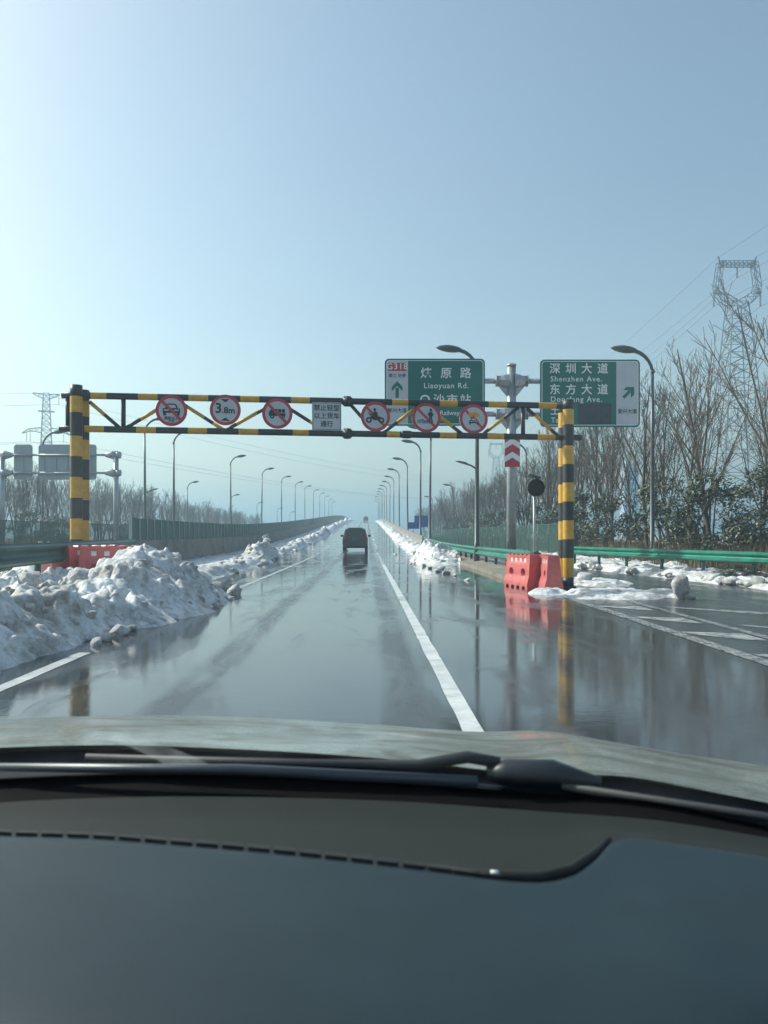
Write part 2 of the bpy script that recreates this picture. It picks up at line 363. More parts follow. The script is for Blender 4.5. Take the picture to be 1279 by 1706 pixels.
# ------------------------------------------------------------------ lettering
_txt = {}
def text(parent, s, x, z, size, m, y=0.0, align='CENTER', sx=1.0, bold=0.0, spacing=1.0, name='lettering'):
    cu = bpy.data.curves.new('lettering', 'FONT'); cu.body = s; cu.size = size
    cu.align_x = align; cu.align_y = 'CENTER'; cu.offset = bold * size; cu.extrude = .002; cu.resolution_u = 3
    cu.space_character = spacing
    t = bpy.data.objects.new('lettering', cu); col.objects.link(t)
    bpy.context.view_layer.update()
    me = bpy.data.meshes.new_from_object(t.evaluated_get(bpy.context.evaluated_depsgraph_get()))
    bpy.data.objects.remove(t)
    me.materials.clear(); me.materials.append(m)
    o = obj(name, me, parent, (x, y, z), (R(90), 0, 0), (sx, 1, 1))
    return o
def rrect(x0, x1, z0, z1, r, n=6):
    pts = []
    for cx, cz, a0 in ((x1-r, z1-r, 0), (x0+r, z1-r, 90), (x0+r, z0+r, 180), (x1-r, z0+r, 270)):
        for k in range(n+1):
            a = R(a0 + 90*k/n); pts.append((cx + r*math.cos(a), cz + r*math.sin(a)))
    return pts

# ------------------------------------------------------------------ ground, roads, markings
def sheet(name, xs, ys, zf, m):
    vs = [(x, y, zf(x, y)) for y in ys for x in xs]; nx = len(xs)
    fs = [(j*nx+i, j*nx+i+1, (j+1)*nx+i+1, (j+1)*nx+i) for j in range(len(ys)-1) for i in range(nx-1)]
    mb = MB(); mb.add(vs, fs, 0, True); return mb.build(name, m)
gx = [-1600, -400, -120, -60, -40, -25, -17, 5, 9, 14, 20, 40, 60, 120, 400, 1600]
gy = [-60, 0, 20, 40, 60, 90, 130, 200, 300, 450, 700, 1000, 1700]
kind(sheet('ground', gx, gy, lambda x, y: -.06, M['ground']), 'structure')
EDGE = 4.95
rys = [-40 + 3.0*i for i in range(27)] + [41 + 6*i for i in range(80)]
rd = MB()
rxs = [-16.6, -8.6, -3.3, 0, EDGE]
vs = [(x, y, zr(y)) for y in rys for x in rxs]; nx = len(rxs)
rd.add(vs, [(j*nx+i, j*nx+i+1, (j+1)*nx+i+1, (j+1)*nx+i) for j in range(len(rys)-1) for i in range(nx-1)], 0, True)
kind(rd.build('road', M['road']), 'structure')
# retaining walls that carry the rising roadway
for sgn, X in ((1, EDGE), (-1, -16.6)):
    mb = MB(); ys2 = [y for y in rys if y > 44]
    vs = []
    for y in ys2: vs += [(X, y, -.08), (X, y, zr(y) - .01), (X + sgn*.25, y, zr(y) - .01), (X + sgn*.25, y, -.08)]
    fs = []
    for i in range(len(ys2)-1):
        a, b = 4*i, 4*i+4
        for q in range(3): fs.append((a+q, a+q+1, b+q+1, b+q))
    mb.add(vs, fs)
    w = mb.build('retaining_wall', M['concrete'])
    tag(w, 'concrete retaining wall under the rising roadway, ' + ('beside the ramp' if sgn > 0 else 'beside the far service road'), 'wall')
kind(sheet('ramp_road', [EDGE, 7, 9.0, 12.0], [-40, 0, 20, 45, 60, 120, 300], lambda x, y: 0.0 if y < 44 else -.02, M['road']), 'structure')
kind(sheet('side_road', [-34, -28, -22], [-40, 0, 45, 120, 400], lambda x, y: -.02, M['road']), 'structure')

def strip(name, x0, x1, y0, y1, n=40, dz=.004, edge=.012):
    mb = MB(); vs = []; fs = []
    for i in range(n+1):
        y = y0 + (y1-y0)*i/n
        e0 = noise.noise((y*3.1, x0, 1)) * edge; e1 = noise.noise((y*3.1, x1, 5)) * edge
        vs += [(x0+e0, y, zr(y)+dz), (x1+e1, y, zr(y)+dz)]
    fs = [(2*i, 2*i+1, 2*i+3, 2*i+2) for i in range(n)]
    mb.add(vs, fs); return kind(mb.build(name, M['line']), 'structure')
strip('lane_line', .68, .83, 1.0, 36, 110)
M['line_faded'] = mat('line_faded', (.50, .51, .50), .25, color2=(.10, .105, .11), vscale=5, bump=.1, bscale=40)
lf_ = strip('lane_line', .68, .83, 36, 75, 60); lf_.data.materials.clear(); lf_.data.materials.append(M['line_faded'])
for i in range(5):                                 # dashed beyond
    y = 82 + i*15; strip('lane_line', .68, .83, y, y+6, 6)
strip('edge_line', -3.40, -3.25, 1.0, 9.2, 30)
sl_ = strip('edge_line', -3.40, -3.25, 17.0, 70, 120); sl_.data.materials.clear(); sl_.data.materials.append(M['line_faded'])
# profiled gore edge lines: a thin base with raised ribs
def rib_line(x0, x1, y0, y1, xshift, step=.11):
    mb = MB(); n = int((y1-y0)/step)
    def xo(y): return xshift * (y - y0)/(y1 - y0)
    vs = []; fs = []
    for i in range(41):
        y = y0 + (y1-y0)*i/40; vs += [(x0+xo(y), y, .004), (x1+xo(y), y, .004)]
    mb.add(vs, [(2*i, 2*i+1, 2*i+3, 2*i+2) for i in range(40)], 1)
    w = (x1-x0)/3
    for i in range(n):
        y = y0 + i*step
        for k in range(3):
            xa = x0 + xo(y) + (k+.5)*w + (w*.25 if i % 2 else -w*.25)
            mb.add([(xa, y-step*.42, .008), (xa+w*.40, y, .008), (xa, y+step*.42, .008), (xa-w*.40, y, .008)], [(0, 1, 2, 3)], 0)
    return kind(mb.build('ribbed_edge_line', [M['line_old'], M['line_faded']]), 'structure')
M['line_old'] = mat('line_worn', (.36, .37, .37), .25, color2=(.12, .125, .13), vscale=5)
rib_line(4.22, 4.42, 5.0, 18.6, .12)
rib_line(5.33, 5.47, 8.0, 16.8, .10)
# gore stripes: worn crescents between the two lines
def stripe(yl, yr, t0, t1, xa=4.50, xb=5.28, taper=.15):
    mb = MB(); n = 14; vs = []
    for i in range(n+1):
        u = i/n; x = xa + (xb-xa)*u
        y = yl + (yr-yl)*u
        t = t0 + (t1-t0)*u**.8
        bow = -.12*math.sin(math.pi*u)
        vs += [(x, y + bow - t*.5 + noise.noise((x*4, y, 2))*.03, .004), (x, y + bow*.3 + t*.5 + noise.noise((x*4, y, 7))*.03, .004)]
    mb.add(vs, [(2*i, 2*i+2, 2*i+3, 2*i+1) for i in range(n)])
    for f in range(len(mb.f)): mb.f[f] = mb.f[f]
    return kind(mb.build('gore_stripe', M['line_faded']), 'structure')
for k in range(5):
    y = 6.6 + 2.05*k
    stripe(y + .42, y - .1, .16, .78)
for k in range(3):
    y = 11.0 + 3.0*k
    s_ = stripe(y + 1.0, y - .3, .2, .5, 5.75, 7.2)
    s_.data.materials.clear(); s_.data.materials.append(M['line_old'])

# gore island (raised concrete nose) with the kerb seen below the guardrail
isl = [(4.22, 22.6), (4.30, 30), (4.45, 45), (4.6, 62), (5.6, 62), (6.4, 45), (6.3, 30), (5.9, 22.8), (5.0, 21.7)]
mb = MB(); n = len(isl)
mb.add([(x, y, -.02) for x, y in isl] + [(x, y, .13 + max(0, zr(y))) for x, y in isl] , [tuple(range(n, 2*n))] + [(i, (i+1) % n, n+(i+1) % n, n+i) for i in range(n)])
kind(mb.build('gore_kerb', M['kerb']), 'structure')

# ------------------------------------------------------------------ snow
def fbm(x, y, z, o=5): return noise.fractal((x, y, z), .9, 2.1, o)
def chunky(x, y, s, seed):
    d, p = noise.voronoi((x*s, y*s, seed)); c = p[0]
    r1 = noise.cell((c[0]*13.1, c[1]*7.7, seed)); 
    edge = min(1.0, (d[1]-d[0]) * 3.0)
    tilt = ((x*s - c[0]) * noise.noise((c[0]*3.3, c[1]*3.3, seed+3)) + (y*s - c[1]) * noise.noise((c[0]*3.3, c[1]*3.3, seed+8))) * 1.6
    return (abs(r1) * .7 + tilt) * edge - (1-edge) * .35
def field(name, x0, x1, y0, y1, nx, ny, h, m, zf=None, cut=-.005, parent=None, rough=1.0):
    xs = [x0 + (x1-x0)*i/(nx-1) for i in range(nx)]; ys = [y0 + (y1-y0)*j/(ny-1) for j in range(ny)]
    H = [[h(x, y) for x in xs] for y in ys]
    idx = {}; vs = []; fs = []
    def vid(i, j):
        if (i, j) not in idx:
            idx[(i, j)] = len(vs); hh = H[j][i]
            p = Vector((xs[i], ys[j], max(hh, -.04))); k = rough * min(1, max(0, hh*4)) * (.25 + 1.5*abs(noise.noise((xs[i]*.8, ys[j]*.8, 2))))
            p = p + noise.noise_vector(p*2.2)*.11*k + noise.noise_vector(p*6.1 + Vector((3, 1, 7)))*.05*k + noise.noise_vector(p*15)*.018*k
            vs.append((p.x, p.y, (zf(ys[j]) if zf else 0) + p.z))
        return idx[(i, j)]
    for j in range(ny-1):
        for i in range(nx-1):
            if max(H[j][i], H[j][i+1], H[j+1][i], H[j+1][i+1]) > cut:
                fs.append((vid(i, j), vid(i+1, j), vid(i+1, j+1), vid(i, j+1)))
    mb = MB(); mb.add(vs, fs, 0, True)
    return mb.build(name, m, parent)
# shared lumps
LUMPS = []
for k in range(9):
    bm = bmesh.new(); bmesh.ops.create_icosphere(bm, subdivisions=3, radius=1)
    st = Vector((1, random.uniform(.65, 1), random.uniform(.6, .85)))
    for v in bm.verts:
        p = v.co.copy(); d, q = noise.voronoi((p*1.3 + Vector((k*5.1, k, 0))))
        r = 1 + .30*fbm(p.x*1.6 + k*7, p.y*1.6, p.z*1.6, 6) + .10*fbm(p.x*5 + k*3, p.y*5, p.z*5, 4) + .16*min(1, (d[1]-d[0])*2) - .1
        # planar facets as of broken crust
        for f in range(5):
            nrm = Vector((math.sin(k*3.1+f*2.2), math.cos(k*1.7+f*1.9), math.sin(k+f*2.9))).normalized()
            dd = p.normalized().dot(nrm) * r
            if dd > .74: r *= .74/dd
        v.co = Vector((p.x*st.x, p.y*st.y, p.z*st.z)) * r
    me = bpy.data.meshes.new('snow_chunk'); bm.to_mesh(me); bm.free()
    for p in me.polygons: p.use_smooth = True
    me.materials.append(M['snow'] if k % 4 else M['snow_dirty']); LUMPS.append(me)
def lump(parent, x, y, z, s, name='snow_chunk', k=None, flat=1.0):
    me = LUMPS[random.randrange(9) if k is None else k]
    return obj(name, me, parent, (x, y, z), (random.uniform(-.5, .5), random.uniform(-.5, .5), random.uniform(0, 6.3)), (s, s, s*flat))

# the big heap on the left
def ss(a, b, x):
    t = max(0, min(1, (x-a)/(b-a))); return t*t*(3-2*t)
def heap_h(x, y):
    foot = -2.85 - .85*ss(12.5, 8.5, y) - .45*math.exp(-((y-11.0)/1.1)**2) + .35*noise.noise((y*.9, 0, 3)) + .12*noise.noise((y*3, 0, 9))
    crest = -4.35 - .35*ss(14, 7, y)
    top = .66 + .46*math.exp(-((y-15.2)/1.5)**2) - .08*math.exp(-((y-12)/1.2)**2)
    top *= ss(18.6, 16.3, y)
    u = (foot - x)/(foot - crest)
    if u <= 0: a = u * .25
    elif u < 1: a = math.sin(u*math.pi/2)**1.1 * top
    else: a = top * (1 - .45*ss(0, 1.4, crest - x))
    env = max(0, min(1, u*2.2)) * ss(19, 17, y)
    return a + env * (.17*chunky(x, y, 1.5, 2) + .10*chunky(x, y, 4.3, 5)*(.4 + abs(fbm(x*.9, y*.9, 8, 3))*1.8) + .16*fbm(x*1.3, y*1.3, 0, 6)) - .02 - .3*ss(17.4, 19, y)
hp = thing('snow_heap', 'large dirty heap of ploughed snow burying the left kerb by the red barriers', 'snow heap', (-4, 12, 0))
o = field('heap_body', -7.4, -2.2, 3.5, 19.2, 170, 330, heap_h, M['snow'], parent=hp); o.location = (4, -12, 0)
cnt = 0
while cnt < 170:
    y = random.uniform(5, 17.6); x = random.uniform(-5.6, -2.9); h = heap_h(x, y)
    if h < .02: continue
    s = random.choice([.05, .06, .07, .08, .09, .11, .13, .17]) * random.uniform(.8, 1.25)
    if h < .25: s *= .7
    lump(hp, x+4, y-12, h - s*.25, s, k=random.choice([1, 2, 3, 5, 6, 7, 1, 2, 3, 4])); cnt += 1
for x, y, z, s in ((-4.95, 13.4, .80, .25), (-4.5, 13.9, .84, .20), (-5.3, 12.3, .80, .28), (-5.3, 9.4, .72, .22), (-4.5, 15.2, 1.12, .27), (-4.05, 15.6, .95, .22)):
    lump(hp, x+4, y-12, z-.12, s, k=random.choice([1, 2, 5, 7]))
# loose lumps by the heap's end and foot
GL = 'loose snow lumps at the foot of the big heap'
for px, py, s in ((362, 985, .24), (390, 990, .20), (372, 1000, .12), (200, 1058, .15), (178, 1068, .10), (160, 1075, .09), (218, 1052, .09), (345, 1003, .09)):
    D = EYE*F/(py - CYP); q = P(px, py, D)
    tag(lump(None, q.x, q.y, s*.35, s, 'snow_lump', k=random.choice([0, 3, 6]) if s > .15 else None), 'small dirty snow lump on the wet lane at the foot of the big heap', 'snow lump', GL)

# snow left lying on the median shoulder and the ridge ploughed against it
def medl(x, y):
    foot = -4.75 - .5*ss(30, 60, y) + .35*noise.noise((y*.35, 2, 3)) + .15*noise.noise((y*1.3, 2, 6))
    u = foot - x
    if u < 0: return u*.3
    am = .05 + .8*max(0, fbm(y*.13, 3, 1, 4)) + .75*math.exp(-((y-43.5)/2.4)**2) + .4*ss(70, 110, y)
    if y < 34: am *= .35
    ridge = math.exp(-((u-.75)/.55)**2) * am
    base = .26*ss(0, .5, u)
    if y < 21.5: return -.1
    return base*ss(21.5, 23.5, y) + ridge*(.6 + .8*chunky(x, y, 1.1, 7) + .4*chunky(x, y, 2.6, 9) + .35*fbm(x*1.2, y*1.2, 4, 5)) * ss(22, 26, y) - .02
kind(field('snow_bank', -8.45, -4.0, 21, 110, 46, 560, medl, M['snow'], zf=zr), 'stuff')
kind(field('snow_bank', -8.45, -4.0, 110.3, 330, 18, 300, medl, M['snow_clean'], zf=zr), 'stuff')
for k in range(60):
    y = random.choice([random.uniform(27, 40), random.gauss(43.5, 2.5), random.uniform(45, 80)]); x = -4.75 - .5*ss(30, 60, y) - random.uniform(.0, 1.3); h = medl(x, y)
    if h < -.03: continue
    s = random.uniform(.10, .26)
    tag(lump(None, x, y, zr(y) + max(h, 0) + s*.1, s, 'snow_lump', k=random.choice([1, 2, 3, 5, 6, 7])), 'broken snow lump on the ploughed ridge along the median wall', 'snow lump', 'snow lumps along the median ridge')
def bankr(x, y):
    foot = 2.75 + .35*noise.noise((y*.3, 8, 3)) + .2*noise.noise((y*1.1, 8, 6)) - .55*math.exp(-((y-40)/3)**2)
    u = x - foot
    if u < 0: return u*.3
    am = .14 + .62*abs(fbm(y*.12, 9, 1, 4)) + .55*math.exp(-((y-40.5)/2.6)**2) + .25*math.exp(-((y-47)/3)**2)
    env = ss(34.5, 37.5, y)
    hgt = ss(0, .9, u) * am * (1 - .35*ss(.9, 1.9, u))
    return (hgt + ss(0, .5, u)*am*(.35*chunky(x, y, 1.2, 11) + .35*fbm(x*1.2, y*1.2, 2, 5)))*env - .02 - .2*(1-env)
hr = thing('snow_heap', 'rough white snow heap against the gore guardrail beyond the gate', 'snow heap', (3.6, 40, 0))
o = field('heap_body', 1.8, 4.4, 33.5, 49.4, 60, 210, bankr, M['snow'], zf=zr, parent=hr); o.location = (-3.6, -40, 0)
for k in range(26):
    x, y = random.uniform(2.5, 4.2), random.uniform(36.5, 48.5); h = bankr(x, y)
    if h > .05: lump(hr, x-3.6, y-40, h-.05, random.uniform(.09, .24))
kind(field('snow_bank', 1.9, 4.6, 49.2, 120, 30, 380, bankr, M['snow'], zf=zr), 'stuff')
kind(field('snow_bank', 1.9, 4.6, 120.3, 340, 14, 260, bankr, M['snow'], zf=zr), 'stuff')
for px, py, s in ((655, 925, .2), (705, 944, .20), (712, 947, .16), (722, 949, .18), (735, 953, .16), (745, 957, .16), (757, 961, .14), (770, 966, .11), (690, 940, .15), (640, 915, .2), (700, 939, .13)):
    D = EYE*F/(py - CYP); q = P(px, py, D)
    tag(lump(None, q.x + random.gauss(0, .15), q.y + random.gauss(0, .6), s*.2, s*random.uniform(.6, 1.1), 'snow_lump', k=random.choice([1, 2, 3, 5, 6, 7]), flat=.65), 'small snow lump strewn on the road beyond the gate, off the white heap', 'snow lump', 'snow lumps strewn below the white heap')
# thin slush around the foot of the right gate post and along the ramp edge
def slush(x, y):
    a = 1 - ((x-5.85)/1.75)**2 - ((y - 17.9 - .2*(x-6))/1.15)**2
    b = 1 - ((x-6.3)/1.1)**2 - ((y - 22.3)/1.6)**2
    c = 1 - ((x-4.25)/.5)**2 - ((y - 18.35)/.45)**2
    v = max(a, b*.9, c) + .55*fbm(x*1.5, y*1.1, 7, 5)
    return .13*max(-.3, min(1, v*1.3)) + .03*chunky(x, y, 3, 3)*max(0, min(1, v*3)) - .01
tag(field('slush_patch', 3.6, 8.0, 15.8, 24.6, 120, 170, slush, M['snow'], zf=lambda y: .004), 'thin patch of trampled slush around the foot of the right gate post', 'slush')
def foot_r(y): return hermite([(8, 10.4), (14, 10.2), (19, 9.95), (24, 9.6), (28, 9.1), (33, 8.6), (45, 8.2), (62, 8.0)], y)
def edge_r(x, y):
    foot = foot_r(y) + .3*noise.noise((y*.5, 1, 1)) + .12*noise.noise((y*2, 1, 4))
    u = x - foot
    if u < 0: return u*.3
    return .20*ss(0, .45, u) + .10*chunky(x, y, 1.6, 4)*ss(0, .3, u) + .12*fbm(x*.8, y*.8, 5, 5)*ss(0, .3, u) - .02
kind(field('snow_verge', 7.6, 15.5, 8, 62, 100, 260, edge_r, M['snow'], zf=None), 'stuff')
GR = 'snow lumps along the ramp edge'
for k in range(52):
    D = random.uniform(15.5, 33); x = foot_r(D) + random.gauss(.25, .2); s = random.choice([.11, .13, .16, .2, .24])*random.uniform(.8, 1.1)
    tag(lump(None, x, D, s*.35 + .06, s, 'snow_lump', k=random.choice([0, 4, 6, 1, 2, 5, 7])), 'rounded grey snow lump along the ramp edge below the green guardrail', 'snow lump', GR)
q = P(1133, 996, 16.9)
cb = thing('snow_block', 'big upright block of dirty packed snow standing alone on the slush', 'snow block', (q.x, q.y, 0))
obj('block_body', LUMPS[4], cb, (0, 0, .25), (.15, .35, 1.0), (.25, .30, .40)); obj('block_chip', LUMPS[0], cb, (.16, -.2, .06), (0, 0, 0), (.12, .1, .1))
q = P(1000, 955, 25); tag(obj('snow_block', LUMPS[6], None, (6.1, 22.0, .14), (0, .2, 2), (.33, .3, .24)), 'low wide grey snow block just behind the right gate post', 'snow block')
# snow crest behind the left gate post
tag(field('snow_heap', -9.2, -6.9, 17.6, 21.8, 50, 70, lambda x, y: 1.25*max(-.1, 1-((x+8)/1.0)**2-((y-19.6)/1.7)**2)**1 * 1.0 + .15*chunky(x, y, 2, 4) - .06 if (1-((x+8)/1.0)**2-((y-19.6)/1.7)**2) > -.1 else -.2, M['snow']), 'small snow heap behind the left gate post', 'snow heap')

# ------------------------------------------------------------------ height limit gate
GL0, GR0 = Vector((-6.89, 18.5)), Vector((5.25, 20.35))
GD = (GR0 - GL0); GANG = math.atan2(GD.y, GD.x)
def gate_t(px):
    k = (px - CXP)/F; return (k*GL0.y - GL0.x)/(GD.x - k*GD.y)
def gate_xy(px, off=0.0):
    p = GL0 + GD*gate_t(px); nrm = Vector((-GD.y, GD.x)).normalized()
    return p + nrm*off
gate = thing('height_limit_gate', 'black and yellow striped tubular height limit gate spanning the road', 'gate', (0, 19.4, 0))
GO = Vector((0, 19.4, 0))
def banded_post(name, x, y, r, edges, first, parent):
    mb = MB(); c = first
    for a, b in zip(edges[:-1], edges[1:]):
        mb.tube([(x, y-19.4, a), (x, y-19.4, b)], r, 20, c, cap=(b == edges[-1] or a == edges[0])); c = 1-c
    return mb.build(name, [M['black'], M['yellow']], parent)
be = [0, .30, .79, 1.28, 1.77, 2.26, 2.75, 3.24, 3.72, 4.28, 4.66, 4.93]
ber = [0, .28, .78, 1.27, 1.76, 2.25, 2.74, 3.22, 3.70, 4.25, 4.65, 4.90]
gn = Vector((-GD.y, GD.x)).normalized()
def pdir(p): return Vector((0, 1))
for base, edges, nm in ((GL0, be, 'L'), (GR0, ber, 'R')):
    for k in (0, 1):
        q = base + Vector((0, .46*k))
        e = edges if k == 0 else [max(0, z - .02*(1 if 0 < z < 4.8 else 0)) for z in edges[:-1]] + [edges[-1] - .05]
        if k == 1 and nm == 'L': e = [0] + [z - .035 for z in edges[1:]]
        p = banded_post('post', q.x, q.y, .142, e, 0, gate)
        mb = MB(); mb.tube([(q.x, q.y-19.4, 0), (q.x, q.y-19.4, .05)], .20, 20); mb.build('base_plate', M['black'], p)
CH = .22   # chords run between the two tubes of each post
def chord(name, bounds, ys, first, r):
    """bounds: photograph x of the colour changes; ys: (left y, right y) of the chord centre"""
    mb = MB(); c = first
    for a, b in zip(bounds[:-1], bounds[1:]):
        pts = []
        for px in (a, b):
            p = gate_xy(px, CH); u = gate_t(px); z = ys[0] + (ys[1]-ys[0])*u
            pts.append((p.x, p.y-19.4, z))
        mb.tube(pts, r, 16, c, cap=(a == bounds[0] or b == bounds[-1])); c = 1-c
    return mb.build(name, [M['black'], M['yellow']], gate)
chord('upper_chord', [99, 148, 175, 228, 261, 313, 346, 400, 432, 485, 517, 655, 682, 735, 765, 817, 848, 901, 931, 960][0:20], (4.73, 4.78), 0, .082)
chord('lower_chord', [95, 138, 171, 225, 258, 312, 344, 397, 430, 488, 515, 646, 668, 735, 763, 815, 843, 899, 929, 973], (3.93, 3.95), 0, .080)
def gp(px, z, off=CH):
    p = gate_xy(px, off); return Vector((p.x, p.y-19.4, z))
def brace(pa, za, pb, zb, cuts, first, r=.046, name='brace'):
    mb = MB(); c = first; a, b = gp(pa, za), gp(pb, zb); cc = [0]+cuts+[1]
    for u, v in zip(cc[:-1], cc[1:]):
        mb.tube([a.lerp(b, u), a.lerp(b, v)], r, 10, c); c = 1-c
    mb.build(name, [M['black'], M['yellow']], gate)
U, Lw = 4.70, 3.97
brace(146, U-.12, 197, Lw, [.05, .5], 0)
brace(207, Lw, 290, U, [.3, .62], 0)
brace(290, U, 372, Lw, [.25, .6, .78], 0)
brace(376, Lw, 462, U, [.2, .6], 0)
brace(464, U, 545, Lw, [.2, .65], 1)
brace(584, U, 628, Lw, [], 0)
brace(640, Lw, 702, U, [.38, .85], 0)
brace(712, U, 775, Lw, [.25, .72], 0)
brace(806, Lw, 868, U, [.2, .6], 0)
brace(882, U, 936, Lw, [.25, .75], 0)
for px in (203, 876):
    mb = MB(); mb.tube([gp(px, Lw), gp(px, U)], .055, 10); mb.build('strut', M['black'], gate)
mb = MB(); mb.tube([gp(109, Lw), gp(109, U)], .05, 10); mb.build('strut', M['black'], gate)
for px, z in ((580, 4.755), (580, 3.94), (680, 3.945)):
    d = (gp(px+8, z) - gp(px-8, z)).normalized(); c = gp(px, z)
    mb = MB()
    if px == 580:
        mb.tube([c - d*.12, c - d*.05, c - d*.05, c + d*.05, c + d*.05, c + d*.12], [.10, .10, .135, .135, .10, .10], 14)
        for k in range(8):
            a = k*math.pi/4; n2 = Vector((-d.y, d.x, 0)); o2 = n2*math.cos(a)*.115 + Vector((0, 0, 1))*math.sin(a)*.115
            mb.tube([c + o2 - d*.09, c + o2 + d*.09], .018, 6)
    else:
        mb.tube([c - d*.14, c - d*.08, c + d*.08, c + d*.14], [.085, .10, .10, .085], 14)
    mb.build('flange' if px == 580 else 'sleeve', M['black'], gate)

# ---- signs carried by the gate
def gate_sign(px, py, label, nm='prohibition_sign'):
    p = gate_xy(px, CH - .16); D = p.y; q = P(px, py, D)
    return thing(nm, label, 'sign', (p.x, p.y, q.z), GANG, None)
def round_panel(t, r=.375):
    mb = MB(); mb.disc(0, 0, r, 0, .018, 44); mb.build('panel', M['sign_white'], t)
    mb = MB(); mb.ring(0, 0, r*.80, r*1.0, -.004, .0, 48); mb.build('red_border', M['sign_red'], t)
    mb = MB(); mb.box(-.05, .05, .018, .09, -r*.8, r*.8); mb.build('bracket', M['galv'], t)
def slash(t, r=.375, y=-.012):
    a = R(-45); mb = MB(); w = .032
    c, s = math.cos(a), math.sin(a); L = r*.82
    mb.poly([(-L*c - w*s, -L*s + w*c), (-L*c + w*s, -L*s - w*c), (L*c + w*s, L*s - w*c), (L*c - w*s, L*s + w*c)], y-.002, y)
    mb.build('red_slash', M['sign_red'], t)
def shapes(t, name, polys, m, y=-.006, sc_=1.0, dx=0, dz=0, discs=(), rings=()):
    mb = MB()
    for i, p in enumerate(polys): mb.poly([(dx + a*sc_, dz + b*sc_) for a, b in p], y - .002 - i*.0004, y)
    for cx, cz, r in discs: mb.disc(dx+cx*sc_, dz+cz*sc_, r*sc_, y-.0022, y, 18)
    for cx, cz, r0, r1 in rings: mb.ring(dx+cx*sc_, dz+cz*sc_, r0*sc_, r1*sc_, y-.002, y, 20)
    return mb.build(name, m, t)
def car_front(t, sc_, dx, dz, m):
    s = shapes(t, 'car_symbol', [
        [(-.72, .02), (-.55, .5), (-.35, .6), (.35, .6), (.55, .5), (.72, .02)],
        [(-.95, .05), (.95, .05), (.95, -.45), (-.95, -.45)],
        [(-.9, -.4), (-.6, -.4), (-.6, -.75), (-.9, -.75)], [(.6, -.4), (.9, -.4), (.9, -.75), (.6, -.75)]], m, -.006, sc_, dx, dz)
    shapes(s, 'car_symbol_gap', [[(-.5, .1), (-.4, .45), (.4, .45), (.5, .1)], [(-.8, -.08), (-.3, -.08), (-.3, -.22), (-.8, -.22)], [(.3, -.08), (.8, -.08), (.8, -.22), (.3, -.22)], [(-.2, -.1), (.2, -.1), (.2, -.2), (-.2, -.2)]], M['sign_white'], -.0085, sc_, dx, dz)
t = gate_sign(285, 684, 'round red bordered sign barring a car shown from the front, on the gate'); round_panel(t)
car_front(t, .215, 0, .04, M['sign_black']); slash(t)
text(t, '微型以上', 0, -.19, .085, M['sign_black'], -.008, bold=.02); text(t, '客车', 0, -.265, .07, M['sign_black'], -.008, bold=.02)
t = gate_sign(375, 683, 'round height limit sign reading 3.8m on the gate', 'height_limit_sign'); round_panel(t)
text(t, '3', -.165, .03, .34, M['sign_black'], -.008, bold=.022); text(t, '.8m', .075, -.015, .215, M['sign_black'], -.008, bold=.022)
shapes(t, 'arrowhead', [[(-.11, .265), (.11, .265), (0, .185)]], M['sign_black'], -.006); shapes(t, 'arrowhead', [[(-.11, -.265), (.11, -.265), (0, -.185)]], M['sign_black'], -.006)
t = gate_sign(462, 689, 'round red bordered sign barring a loaded truck, on the gate'); round_panel(t)
shapes(t, 'truck_symbol', [[(-.21, -.06), (.20, -.06), (.20, .01), (-.21, .01)], [(-.21, -.06), (-.21, .03), (-.16, .10), (-.08, .10), (-.08, -.06)],
       [(-.065, .025), (.005, .025), (.005, .11), (-.065, .11)], [(.02, .025), (.095, .025), (.095, .11), (.02, .11)], [(.11, .025), (.185, .025), (.185, .11), (.11, .11)]], M['sign_black'],
       rings=[(-.13, -.075, .02, .052), (.08, -.065, .015, .042), (.15, -.065, .015, .042)])
slash(t)
t = gate_sign(544.5, 693.5, 'square white sign with three rows of Chinese characters on the gate', 'text_sign')
mb = MB(); mb.poly(rrect(-.365, .365, -.35, .35, .02), 0, .018); mb.build('panel', M['sign_white'], t)
mb = MB()
for a in ((-.35, .35, .325, .335), (-.35, .35, -.335, -.325), (-.35, -.34, -.325, .325), (.34, .35, -.325, .325)): mb.box(a[0], a[1], -.003, 0, a[2], a[3])
mb.build('border', M['sign_black'], t)
mb = MB(); mb.box(-.05, .05, .018, .09, -.32, .32); mb.build('bracket', M['galv'], t)
for s, z in (('禁止轻型', .2), ('以上货车', 0), ('通行', -.2)): text(t, s, 0, z, .162, M['sign_black'], -.004, bold=.012, spacing=1.0)
t = gate_sign(626, 694, 'round red bordered sign barring a motorcycle and rider, on the gate'); round_panel(t)
shapes(t, 'motorcycle_symbol', [[(-.14, -.02), (-.06, .05), (.05, .02), (.13, -.01), (.13, -.05), (.02, -.09), (-.06, -.08)], [(-.12, .0), (-.19, .09), (-.17, .10), (-.10, .02)],
       [(-.06, .03), (-.045, .12), (.0, .14), (.05, .1), (.06, .0)], [(-.05, .1), (-.12, .05), (-.11, .03), (-.03, .07)], [(.0, .03), (.06, .0), (-.01, -.1), (-.04, -.09)]], M['sign_black'],
       discs=[(-.02, .175, .036)], rings=[(-.17, -.09, .035, .075), (.15, -.09, .035, .075)])
slash(t, y=-.003)
t = gate_sign(711, 696, 'round red bordered sign barring cyclists and pedestrians, on the gate'); round_panel(t)
